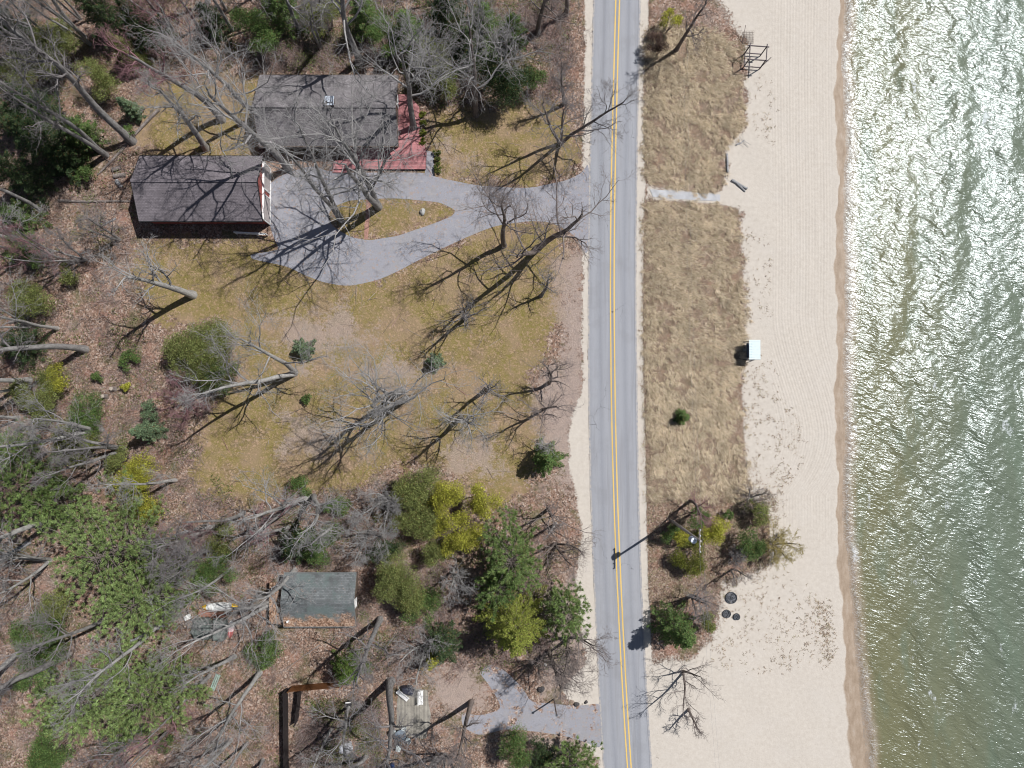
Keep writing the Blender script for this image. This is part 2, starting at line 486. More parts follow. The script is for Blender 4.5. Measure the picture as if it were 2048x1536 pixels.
base = a.mix(a.math('MULTIPLY', edge_, a.step(a.noise(p, 3, 4, .7), .35, .6)), base, (.42, .38, .34))
ck = a.voro(a.vadd(a.vmul(p, (.35, .22, 1)), a.vmul(a.noise(p, .8, 3, .6, out=1), (.5, .5, 0))), 1, 'Distance', 'DISTANCE_TO_EDGE')
crack = a.math('MULTIPLY', a.math('LESS_THAN', ck, .003), a.step(a.noise(p, .15, 2), .55, .62))
seam = a.math('LESS_THAN', a.math('ABSOLUTE', a.math('SUBTRACT', ac, a.math('ADD', .955, a.math('MULTIPLY', a.math('SUBTRACT', a.noise(a.vmul(p, (0, .3, 0)), 1, 3), .5), .02)))), .003)
base = a.mix(a.math('MULTIPLY', a.math('MAXIMUM', crack, a.math('MULTIPLY', seam, .7)), .8), base, (.06, .06, .07))
a.col(base); a.bump(a.noise(p, 30, 3), .3, .01)
road.data.materials.append(a.m)

pt = NT('yellow_paint', .7, .3); q = pt.pos()
pt.col(pt.mix(pt.step(pt.noise(q, 6, 5, .8), .52, .72), (.66, .44, .11), (.36, .33, .28)))
for off in (-3.7, 3.7):
    lv = []
    for e in (-1.25, 1.25):
        v = at(rc + off + e, YS, .0)
        uu = (rc + off + e - rl) / (rr_ - rl)
        v[:, 2] = .02 + .05 * (1 - (2 * uu - 1) ** 2) + .006
        lv.append(v)
    lv = np.stack(lv, 1)
    ln = fast_mesh('lane_line', lv, [grid_faces(2, len(YS))[:, ::-1]], pt.m, parent=road)

dr = NT('old_asphalt', .9, .2); p = dr.pos()
c = dr.ramp(dr.noise(p, 12, 5, .8), [(.25, (.15, .15, .17)), (.5, (.265, .265, .295)), (.8, (.38, .38, .41))])
c = dr.mix(dr.math('MULTIPLY', dr.step(dr.noise(p, .5, 6, .65), .45, .7), .6), c, (.27, .255, .25))
c = dr.mix(dr.math('MULTIPLY', dr.step(dr.sep(dr.voro(p, 6))[0], .88, .97), .5), c, (.33, .23, .17))
c = dr.mix(dr.math('MULTIPLY', dr.step(dr.noise(p, .9, 6, .75), .52, .68), .65), c, (.165, .16, .175))
c = dr.mix(dr.math('MULTIPLY', dr.step(dr.noise(dr.vadd(p, (3, 8, 0)), 1.6, 5, .75), .55, .68), .5), c, (.38, .36, .35))
lv_ = dr.attr('leafy')
lc = dr.ramp(dr.sep(dr.voro(p, 7))[0], [(0, (.08, .05, .04)), (.5, (.28, .175, .125)), (1, (.50, .40, .33))])
c = dr.mix(dr.step(dr.math('ADD', lv_, dr.math('MULTIPLY', dr.math('SUBTRACT', dr.noise(p, .55, 6, .75), .5), 2.2)), .55, .75), c, lc)
dr.col(c); dr.bump(dr.noise(p, 25, 4), .4, .015)
M['drive'] = dr.m
LOOP = [(1179, 322), (1165, 345), (1130, 362), (1060, 376), (960, 373), (870, 353), (852, 345), (660, 345), (622, 330), (560, 352), (533, 372), (537, 440), (548, 478), (560, 500), (500, 509), (503, 519), (572, 532), (615, 553), (650, 566), (700, 572), (760, 560), (830, 524), (900, 489), (985, 452), (1060, 442), (1105, 445), (1150, 470), (1178, 520)]
ISLAND = [(670, 412), (700, 400), (760, 397), (820, 398), (880, 405), (912, 420), (905, 432), (870, 446), (830, 460), (790, 473), (740, 481), (700, 474), (664, 452), (655, 430)]


def ring_sheet(name, outer, inner, z, mat):
    """outer polygon with a hole, filled by a constrained triangulation"""
    from mathutils.geometry import delaunay_2d_cdt
    rng = random.Random(3); pts = []; edges = []
    for poly in (outer, inner) if inner else (outer,):
        b = len(pts); q = []
        for i, a_ in enumerate(poly):
            c_ = poly[(i + 1) % len(poly)]
            for k in range(5):
                q.append((a_[0] + (c_[0] - a_[0]) * k / 5 + rng.uniform(-1, 1) * .9, a_[1] + (c_[1] - a_[1]) * k / 5 + rng.uniform(-1, 1) * .9))
        # round the corners a little
        for _ in range(2):
            q = [((q[i - 1][0] + 2 * q[i][0] + q[(i + 1) % len(q)][0]) / 4, (q[i - 1][1] + 2 * q[i][1] + q[(i + 1) % len(q)][1]) / 4) for i in range(len(q))]
        pts += q; edges += [(b + i, b + (i + 1) % len(q)) for i in range(len(q))]
    v2, _, faces, _, _, _ = delaunay_2d_cdt([Vector(x) for x in pts], edges, [], 1, 1e-4)
    fx = []
    for f in faces:
        cx_ = sum(v2[i][0] for i in f) / len(f); cy_ = sum(v2[i][1] for i in f) / len(f)
        if inpoly(np.array([cx_]), np.array([cy_]), outer)[0] and not (inner and inpoly(np.array([cx_]), np.array([cy_]), inner)[0]): fx.append(list(f)[::-1])
    me = bpy.data.meshes.new(name); me.from_pydata([tuple(P(x[0], x[1], z)) for x in v2], [], fx)
    me.materials.append(mat); me.update()
    for pl in me.polygons:
        if pl.normal.z < 0: pl.flip()
    o = bpy.data.objects.new(name, me); COL.objects.link(o)
    add_float(o, 'leafy', np.full(len(me.vertices), .50 if name == 'gravel_drive' else .15)); return o


tag(ring_sheet('driveway', LOOP, ISLAND, .012, M['drive']), kind='structure')
D2 = [(1206, 1405), (1160, 1412), (1110, 1408), (1062, 1404), (1045, 1376), (1010, 1340), (975, 1328), (958, 1345), (985, 1380), (1005, 1418), (960, 1432), (922, 1425), (925, 1455), (960, 1472), (1010, 1458), (1060, 1462), (1120, 1470), (1165, 1482), (1206, 1500)]
tag(ring_sheet('gravel_drive', D2, None, .010, M['drive']), kind='structure')
cm = flat('concrete', (.40, .405, .42), .9, .2, 1.2)
tag(sheet('path', [(1300, 379), (1352, 381), (1405, 386), (1440, 389), (1440, 402), (1400, 401), (1340, 397), (1306, 393)], .035, cm, .08, .8, 4), kind='structure')
tag(sheet('walkway', [(852, 300), (868, 305), (868, 352), (850, 346)], .02, M['drive'], 0, .8, 5), kind='structure')

# ------------------------------------------------------------------ the lake
wx = np.concatenate([np.arange(35.5, 66, .22), 66 + np.cumsum(.22 * 1.3 ** np.arange(1, 24))])
wy = axis(-52, 52, .22, 420)
WX, WY = np.meshgrid(wx, wy); WX = WX.ravel(); WY = WY.ravel()
wpx, wpy = pix(WX, WY, -.14)
we = np.interp(wpy, SHORE_Y, EDGE_X) + wob(wpy, 2.0, 2)
sd = (wpx - we) / 17.6
rngw = np.random.default_rng(11)
WZ = np.zeros_like(WX)
for wl, amp, ang, n_ in ((7.5, .085, 8, 4), (4.0, .05, -10, 6), (2.2, .024, 30, 8), (1.3, .012, -35, 8)):
    for _ in range(n_):
        L = wl * rngw.uniform(.7, 1.4); th = math.radians(ang + rngw.normal(0, 22)); k = 2 * math.pi / L
        phs = k * (WX * math.cos(th) + WY * math.sin(th)) + rngw.uniform(0, 6.28)
        WZ += amp / math.sqrt(n_) * np.sin(phs + .35 * np.sin(WY * .13 + rngw.uniform(0, 6)))
WZ *= np.clip((sd + .6) / 6, .08, 1)
lake = fast_mesh('lake', np.stack([WX, WY, WZ - .14], -1), [grid_faces(len(wx), len(wy))], None, smooth=True, mats=[])
add_float(lake, 'off', sd)
tag(lake, kind='structure')
w = NT('lake_water', .16, .5); p = w.pos()
off = w.attr('off')
tint = w.noise(w.vmul(p, (.06, .03, 1)), 1, 4, .6)
deep = w.mix(w.step(w.math('ADD', off, w.math('MULTIPLY', w.math('SUBTRACT', tint, .5), 14)), 3, 17), (.142, .138, .074), (.112, .135, .094))
deep = w.mix(w.math('MULTIPLY', w.step(w.noise(w.vmul(p, (.35, .09, 1)), 1, 4, .6), .5, .68), .55), deep, (.12, .155, .11))
shal = w.mix(w.step(w.noise(w.vmul(p, (1.2, .35, 1)), 1, 4), .4, .65), (.30, .225, .16), (.215, .165, .10))
wc = w.mix(w.step(off, .2, 1.9), shal, deep)
# foam: the wash at the edge and scattered whitecaps
fo = w.math('MULTIPLY', w.math('SUBTRACT', 1.0, w.step(w.math('ADD', off, w.math('MULTIPLY', w.math('SUBTRACT', w.noise(w.vmul(p, (1, .25, 1)), 1, 4), .5), 2.0)), .3, 1.35)), w.step(w.noise(p, 5, 5, .8), .43, .58))
cap = w.math('MULTIPLY', w.step(w.noise(w.vmul(p, (.55, .26, 1)), 1, 3, .5), .665, .72), w.step(w.noise(p, 4, 5, .75), .42, .6))
foam = w.math('MINIMUM', w.math('ADD', w.math('MULTIPLY', fo, .34), w.math('MULTIPLY', cap, .7)), 1.0)
wc = w.mix(foam, wc, (.60, .63, .66))
w.col(wc)
w.b.inputs['IOR'].default_value = 1.42; w.b.inputs['Specular Tint'].default_value = (.86, .95, 1.0, 1); w.b.inputs['Specular IOR Level'].default_value = .75
w.set(w.b.inputs['Roughness'], w.math('ADD', .235, w.math('MULTIPLY', foam, .5)))
n1 = w.noise(w.vmul(w.rot(p, .6), (.7, 1.3, 1)), .8, 2, .5, .9)
rp = w.vmul(w.rot(p, .35), (.72, 1.75, 1))
n2 = w.noise(rp, 2.4, 3, .5, .6)
h = w.math('ADD', w.math('MULTIPLY', n1, .12), w.math('MULTIPLY', n2, .08))
h = w.math('MULTIPLY', h, w.math('ADD', .8, w.math('MULTIPLY', w.step(off, -.6, 2.5), .2)))
w.bump(h, 1.0, 1.0)
al = w.step(off, -.35, .9)
w.set(w.b.inputs['Alpha'], w.math('MAXIMUM', al, foam))
lake.data.materials.append(w.m)


# ------------------------------------------------------------------ grass and other things nobody could count
def pts_in(polys, n, rng, margin=0):
    out = []
    for poly, k in polys:
        q = np.asarray(poly); lo = q.min(0); hi = q.max(0); got = 0
        while got < k:
            x = rng.uniform(lo[0], hi[0], k); y = rng.uniform(lo[1], hi[1], k)
            m_ = inpoly(x, y, poly); x = x[m_][:k - got]; y = y[m_][:k - got]; got += len(x)
            out.append(np.stack([x, y], -1))
    return np.concatenate(out)


def blades(name, base, dirs, L, wd, mat, label, cat):
    """base (n,3), dirs (n,3) unit, a bent two-piece blade each"""
    side = np.cross(dirs, [0, 0, 1.]); side /= np.linalg.norm(side, axis=1, keepdims=True) + 1e-9
    mid = base + dirs * (L * .55)[:, None]
    tip = base + dirs * L[:, None] - np.array([0, 0, 1.]) * (L * .18)[:, None]
    a_ = base - side * wd[:, None] * .5; b_2 = base + side * wd[:, None] * .5
    c1 = mid - side * wd[:, None] * .4; c2 = mid + side * wd[:, None] * .4
    n = len(base); V = np.stack([a_, b_2, c2, c1, tip], 1)
    i = np.arange(n)[:, None] * 5
    o = fast_mesh(name, V, [i + np.array([[0, 1, 2, 3]]), i + np.array([[3, 2, 4]])], mat)
    return tag(o, label, cat, kind='stuff')


def grassmat(name, stops):
    m = NT(name, .8, .2); m.col(m.mix(1.0, m.ramp(m.island(), stops), m.ramp(m.noise(m.pos(), .5, 5, .65), [(.3, .72), (.7, 1.2)]), 'MULTIPLY')); return m.m


M['marram'] = grassmat('dry_marram', [(0, (.20, .145, .09)), (.3, (.48, .38, .26)), (.6, (.72, .59, .42)), (.85, (.86, .74, .58)), (1, (.42, .38, .20))])
M['scrub'] = grassmat('dry_scrub', [(0, (.14, .10, .07)), (.4, (.33, .24, .175)), (.8, (.48, .38, .29)), (1, (.28, .29, .12))])
rg = np.random.default_rng(21)


def tufts(polys, per, spread, Lr, seed, az0=-.95, azs=.8, thin=None):
    r = np.random.default_rng(seed)
    c_ = pts_in(polys, 0, r)
    # thin out in drifts so that soil shows between the tufts
    wv = at(c_[:, 0], c_[:, 1]); wv[:, :2] += r.normal(0, .28, (len(wv), 2))
    f = np.sin(wv[:, 0] * 1.1 + 2 * np.sin(wv[:, 1] * .6)) * np.sin(wv[:, 1] * .9 + 1.3 * np.sin(wv[:, 0] * .8)) + r.normal(0, .55, len(wv))
    wv = wv[f > (-.75 if thin is None else thin)]
    n = len(wv); tz = r.uniform(0, 1, n)
    az = az0 + .35 * np.sin(wv[:, 0] * .25 + wv[:, 1] * .17) + r.normal(0, .3, n)
    B = np.repeat(wv, per, 0); m_ = len(B)
    B[:, :2] += r.normal(0, spread, (m_, 2))
    A = np.repeat(az, per) + r.normal(0, azs, m_); E = r.uniform(.25, 1.1, m_)
    d = np.stack([np.cos(A) * np.cos(E), np.sin(A) * np.cos(E), np.sin(E)], -1)
    return B, d, r.uniform(*Lr, m_) * np.repeat(.7 + .6 * tz, per)


B, d, L = tufts([(DUNE1, 3500), (DUNE2, 6200)], 24, .10, (.3, .8), 31, -.95, .5, -.15)
blades('beach_grass', B, d, L, rg.uniform(.012, .03, len(L)), M['marram'], 'dry tan beach grass lying in wind-combed tufts between road and sand', 'grass')
EDGE = [(1289, 60), (1312, 60), (1304, 360), (1290, 360)], [(1287, 405), (1308, 405), (1308, 700), (1314, 1000), (1295, 1000), (1287, 700)]
LOW = [(1296, 985), (1500, 930), (1560, 1010), (1560, 1130), (1480, 1160), (1430, 1180), (1300, 1215)]
B, d, L = tufts([(EDGE[0], 700), (EDGE[1], 1300), (LOW, 1900)], 9, .16, (.12, .38), 33, 0, 2.5)
blades('roadside_scrub', B, d, L, rg.uniform(.02, .05, len(L)), M['scrub'], 'low brown scrub and dead leaves along the road edge', 'scrub')
SP1 = [(1484, 690), (1540, 720), (1600, 830), (1610, 920), (1560, 1000), (1480, 1000)]
SP2 = [(1430, 1170), (1560, 1140), (1650, 1200), (1665, 1330), (1540, 1350), (1420, 1330), (1400, 1280)]
SP3 = [(1484, 440), (1535, 480), (1540, 640), (1490, 640)]
SP4 = [(1490, 110), (1548, 180), (1545, 300), (1480, 260)]
SP5 = [(1630, 1205), (1662, 1205), (1668, 1320), (1648, 1330)]
B, d, L = tufts([(SP1, 620), (SP2, 800), (SP3, 150), (SP4, 120), (SP5, 220)], 6, .08, (.08, .30), 35, -.6, 1.6, -.3)
blades('sand_tufts', B, d, L, rg.uniform(.018, .04, len(L)), M['scrub'], 'sparse dark grass tufts dotted over the pale sand', 'grass')


# ------------------------------------------------------------------ trees
def emit(chains, name, mat, parent):
    """chains: list of (points (n,3), radii (n,), sides) -> ONE mesh of tapered tubes"""
    groups = {}
    for pts, rad, sd_ in chains: groups.setdefault((len(pts), sd_), []).append((pts, rad))
    Vs, Fs, b = [], [], 0
    for (n, k), L in groups.items():
        Pt = np.array([x[0] for x in L]); Rd = np.array([x[1] for x in L]); K = len(L)
        d = Pt[:, -1] - Pt[:, 0]; d /= np.linalg.norm(d, axis=1, keepdims=True) + 1e-9
        ref = np.where(np.abs(d[:, 2:3]) > .8, np.array([[1., 0, 0]]), np.array([[0, 0, 1.]]))
        u_ = np.cross(d, ref); u_ /= np.linalg.norm(u_, axis=1, keepdims=True) + 1e-9
        w_2 = np.cross(d, u_); an = np.arange(k) * 2 * math.pi / k
        ring = u_[:, None, :] * np.cos(an)[None, :, None] + w_2[:, None, :] * np.sin(an)[None, :, None]
        V = Pt[:, :, None, :] + ring[:, None, :, :] * Rd[:, :, None, None]
        Vs.append(V.reshape(-1, 3))
        i0 = b + np.arange(K)[:, None, None] * (n * k) + np.arange(n - 1)[None, :, None] * k
        j = np.arange(k)[None, None, :]; j2 = (j + 1) % k
        Fs.append(np.stack([i0 + j, i0 + j2, i0 + k + j2, i0 + k + j], -1).reshape(-1, 4))
        b += K * n * k
    return fast_mesh(name, np.concatenate(Vs), Fs, mat, parent, smooth=True)


def rnd_perp(d, r):
    v = r.normal(0, 1, 3); v -= d * (v @ d); return v / (np.linalg.norm(v) + 1e-9)


SPEC = {  # level: points, wander, upward pull, children, child length share, child angle, first child at
    1: dict(n=7, wan=.20, up=.06, ch=7, cl=(.42, .68), ang=(.5, 1.1), t0=.22),
    2: dict(n=5, wan=.24, up=.03, ch=6, cl=(.38, .66), ang=(.5, 1.15), t0=.18),
    3: dict(n=4, wan=.26, up=.03, ch=4, cl=(.38, .66), ang=(.45, 1.1), t0=.12),
    4: dict(n=3, wan=.22, up=.05, ch=0)}


def limb(r, p0, d0, L, rad, lev, out, fine, up=1.0, wan=1.0):
    sp = SPEC[lev]; n = sp['n']; pts = np.empty((n, 3)); pts[0] = p0; d = d0; dirs = [d0]
    for i in range(1, n):
        d = d + r.normal(0, sp['wan'] * wan, 3); d[2] += sp['up'] * up
        d = d / np.linalg.norm(d); pts[i] = pts[i - 1] + d * (L / (n - 1)); dirs.append(d)
    rr = np.maximum(rad * (1 - .78 * np.linspace(0, 1, n)), .007)
    out.append((pts, rr, 5 if lev == 1 else 4 if lev == 2 else 3))
    if lev >= fine: return
    k = max(1, int(round(sp['ch'] * r.uniform(.75, 1.3))))
    for c_ in range(k):
        t_ = sp['t0'] + (1 - sp['t0']) * ((c_ + r.uniform(.1, .9)) / k)
        x = t_ * (n - 1); i = min(int(x), n - 2); q = pts[i] + (pts[i + 1] - pts[i]) * (x - i)
        a_ = r.uniform(*sp['ang']); di = dirs[i + 1]
        nd = di * math.cos(a_) + rnd_perp(di, r) * math.sin(a_); nd[2] += .05
        nd /= np.linalg.norm(nd)
        ln = L * r.uniform(*sp['cl']) * (1.05 - .5 * t_)
        rq = rad * (1 - .75 * t_) * (.62 if lev < 3 else .7)
        limb(r, q, nd, ln, max(rq, .008), lev + 1, out, fine, up, wan)


def bare_tree(name, base, H, seed, label, cat='tree', group=None, stems=1, spread=.5, clean=.4, rad=None, lean=(0, 0), limbs=9, fine=4,
              bark_m='bark_grey', twig_m='twig', up=1.0, wob_=.05, fork=.12, lr=(.24, .42), la=(.5, 1.0)):
    r = np.random.default_rng(seed)
    root = empty(name, base, 0, label, cat, group)
    tr, cr = [], []
    R0 = (rad or (.011 * H + .06)) * 1.12 + .03
    for s_ in range(stems):
        a0 = 2 * math.pi * (s_ + r.uniform(0, .5)) / stems
        d = np.array([lean[0], lean[1], 1.0])
        if stems > 1: d[:2] += np.array([math.cos(a0), math.sin(a0)]) * fork * r.uniform(.7, 1.4)
        d /= np.linalg.norm(d); Hs = H * .86 * (1 if stems == 1 else r.uniform(.8, 1.0))
        n = 10; pts = np.empty((n, 3)); pts[0] = [0, 0, -.15]; dd = [d]
        for i in range(1, n):
            d = d + r.normal(0, wob_, 3); d[2] += .05; d /= np.linalg.norm(d); pts[i] = pts[i - 1] + d * Hs / (n - 1); dd.append(d)
        t_ = np.linspace(0, 1, n); rs = R0 * (1 if stems == 1 else .72)
        rr = rs * (1 - .70 * t_ ** 1.15); rr[0] *= 1.35
        tr.append((pts, rr, 8))
        m_ = max(3, int(round(limbs * (1 if stems == 1 else .7))))
        for c_ in range(m_):
            q = clean + (1 - clean) * (c_ + r.uniform(0, .8)) / m_
            x = min(q, .995) * (n - 1); i = int(x); o_ = pts[i] + (pts[min(i + 1, n - 1)] - pts[i]) * (x - i)
            a_ = r.uniform(*la) * (1.1 - .4 * q); az = c_ * 2.4 + r.uniform(-.6, .6)
            pd = np.array([math.cos(az), math.sin(az), 0]); di = dd[i]
            nd = di * math.cos(a_) + pd * math.sin(a_); nd /= np.linalg.norm(nd)
            lv = H * r.uniform(*lr) * (spread / .5) * (1.15 - .55 * q)
            limb(r, o_, nd, lv, rs * (1 - .62 * q) * .50, 1, cr, fine, up)
        limb(r, pts[-1], dd[-1], H * .16, rr[-1] * .9, 1, cr, fine, up)
    emit(tr, 'trunk', M[bark_m], root)
    emit(cr, 'crown', M[twig_m], root)
    return root


def leaf_quads(c, a_, n_, L, wd):
    """centre, long direction, normal -> one leaf-shaped quad each"""
    s_ = np.cross(n_, a_); s_ /= np.linalg.norm(s_, axis=1, keepdims=True) + 1e-9
    L = L[:, None]; wd = wd[:, None]
    return np.stack([c - a_ * L * .5, c + s_ * wd * .5, c + a_ * L * .5, c - s_ * wd * .5], 1)


def unit(v): return v / (np.linalg.norm(v, axis=-1, keepdims=True) + 1e-9)


def crown_obj(Q, parent, color, name='crown'):
    n = len(Q)
    o = fast_mesh(name, Q.reshape(-1, 3), [np.arange(n * 4).reshape(n, 4)], M['leaf'], parent)
    o.color = (*color, 1); return o


def evergreen(name, base, H, R, kind, color, seed, label, cat='tree', group=None, dens=1.0, lean=(0, 0)):
    r = np.random.default_rng(seed)
    root = empty(name, base, 0, label, cat, group)
    tr = []; Qs = []
    hz = lambda z: np.array([lean[0] * z, lean[1] * z, z])
    if kind == 'shrub':                       # several leafy domes on short stems
        nl = max(4, int(6 + R * 2.2)); lob = []
        for i in range(nl):
            q = R * .72 * math.sqrt(r.uniform(0, 1)); az = r.uniform(0, 6.28)
            lr_ = R * r.uniform(.26, .46); top = H * (1 - .5 * (q / R) ** 2) * r.uniform(.75, 1.05)
            lob.append((q * math.cos(az), q * math.sin(az), max(lr_ * .5, top - lr_), lr_))
        for (x, y, z, l_) in lob:
            k = int(4 * math.pi * l_ * l_ * 72 * dens) + 40
            v = unit(r.normal(0, 1, (k, 3))); v[:, 2] = np.abs(v[:, 2]) * 1.0 - .25
            rr = l_ * (r.uniform(.45, 1.12, k)) * (1 + .22 * np.sin(v[:, 0] * 7 + x) * np.sin(v[:, 1] * 6 + y))
            c = np.array([x, y, z]) + v * rr[:, None] * np.array([1, 1, 1.1])
            c[:, 2] = np.maximum(c[:, 2], .05)
            a_ = unit(v + r.normal(0, .7, (k, 3))); nn = unit(v * .5 + np.array([0, 0, .6]) + r.normal(0, .5, (k, 3)))
            Qs.append(leaf_quads(c, a_, nn, r.uniform(.09, .20, k), r.uniform(.045, .095, k)))
            tr.append((np.array([[x * .15, y * .15, -.05], [x * .6, y * .6, z * .6], [x, y, z + l_ * .4]]), np.array([.05, .03, .012]), 4))
    else:
        cone = kind == 'fir'
        nb = int((26 + 15 * R) * (1.35 if cone else 1.0) * max(.6, min(1.6, H / (3.0 * R + 1)))); ga = 2.39996
        t_lo = .06 if cone else .28
        tr.append((np.array([hz(z) for z in np.linspace(-.1, H * .97, 6)]), (.012 * H + .04) * np.linspace(1.15, .12, 6), 7))
        lobed = r.uniform(0, 6.28)
        for i in range(nb):
            t_ = t_lo + (1 - t_lo) * ((i + r.uniform(0, .9)) / nb)
            q = (t_ - t_lo) / (1 - t_lo)
            az = i * ga + r.uniform(-.35, .35)
            if cone: ln = R * (1 - q) ** .85 * r.uniform(.68, 1.12) + .12
            else: ln = R * (math.sin(math.pi * (.22 + .72 * q)) ** .8) * r.uniform(.5, 1.18) * (1 + .22 * math.sin(2 * az + lobed)) + .15
            sl_ = (-.16 + .75 * q) if cone else (.02 + .55 * q + r.uniform(-.12, .12))
            dh = np.array([math.cos(az), math.sin(az), 0]); side = np.array([-dh[1], dh[0], 0])
            o_ = hz(H * t_ * .97)
            tipv = o_ + dh * ln + np.array([0, 0, sl_ * ln])
            tr.append((np.array([o_, (o_ + tipv) / 2 - np.array([0, 0, .05 * ln]), tipv]), np.array([.014 + .012 * ln, .012 + .006 * ln, .006]), 3))
            if cone:
                k = int((20 + 62 * ln) * 1.25 * dens)
                s_ = r.uniform(.12, 1.05, k) ** .8; ww = (.10 + .34 * ln * (1.08 - s_)) * r.uniform(-1, 1, k)
                c = o_ + dh * (s_ * ln)[:, None] + side * ww[:, None]; c[:, 2] += sl_ * ln * s_ + .10 * r.normal(0, 1, k) - .12 * np.abs(ww)
                a_ = unit(dh[None, :] * 1.0 + side * (np.sign(ww) * .8)[:, None] + r.normal(0, .3, (k, 3)))
                nn = unit(np.array([0, 0, 1.]) + r.normal(0, .45, (k, 3)))
                Qs.append(leaf_quads(c, a_, nn, r.uniform(.11, .23, k), r.uniform(.04, .085, k)))
            else:                             # pine: plumes of needles along spreading boughs
                m_ = max(2, int(ln * 3.1))
                for j in range(m_):
                    s_ = .30 + .72 * (j + r.uniform(0, 1)) / m_
                    pc = o_ + dh * s_ * ln + side * r.normal(0, .12 + .13 * ln * (1.15 - s_)) + np.array([0, 0, sl_ * s_ * ln + r.normal(0, .08)])
                    k = int(46 * dens); out = unit(dh * .9 + side * r.normal(0, .5) + np.array([0, 0, .25]))
                    v = unit(out[None, :] + r.normal(0, .48, (k, 3)))
                    c = pc + v * r.uniform(.08, .34, k)[:, None]
                    nn = unit(np.cross(v, r.normal(0, 1, (k, 3))) + np.array([0, 0, .8]))
                    Qs.append(leaf_quads(c, v, nn, r.uniform(.22, .40, k), r.uniform(.024, .05, k)))
    emit(tr, 'trunk' if kind != 'shrub' else 'stems', M['bark_brown'], root)
    crown_obj(np.concatenate(Qs), root, color, 'crown' if kind != 'shrub' else 'foliage')
    return root


# colour of foliage (base colours)
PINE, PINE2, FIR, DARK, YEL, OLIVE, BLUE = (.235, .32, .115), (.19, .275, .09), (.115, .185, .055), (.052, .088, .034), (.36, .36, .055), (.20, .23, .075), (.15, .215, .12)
OAK = dict(spread=.60, clean=.32, limbs=9, la=(.7, 1.25), lr=(.28, .46), bark_m='bark_grey', twig_m='twig_pale')
TALL = dict(spread=.42, clean=.50, limbs=9)
LIGHT = dict(spread=.5, clean=.42, limbs=8, bark_m='bark_pale', twig_m='twig_pale')
SMALL = dict(spread=.6, clean=.22, limbs=8, fine=3, lr=(.25, .42))
DARKT = dict(spread=.5, clean=.3, limbs=8, bark_m='bark_brown', twig_m='twig_brown')
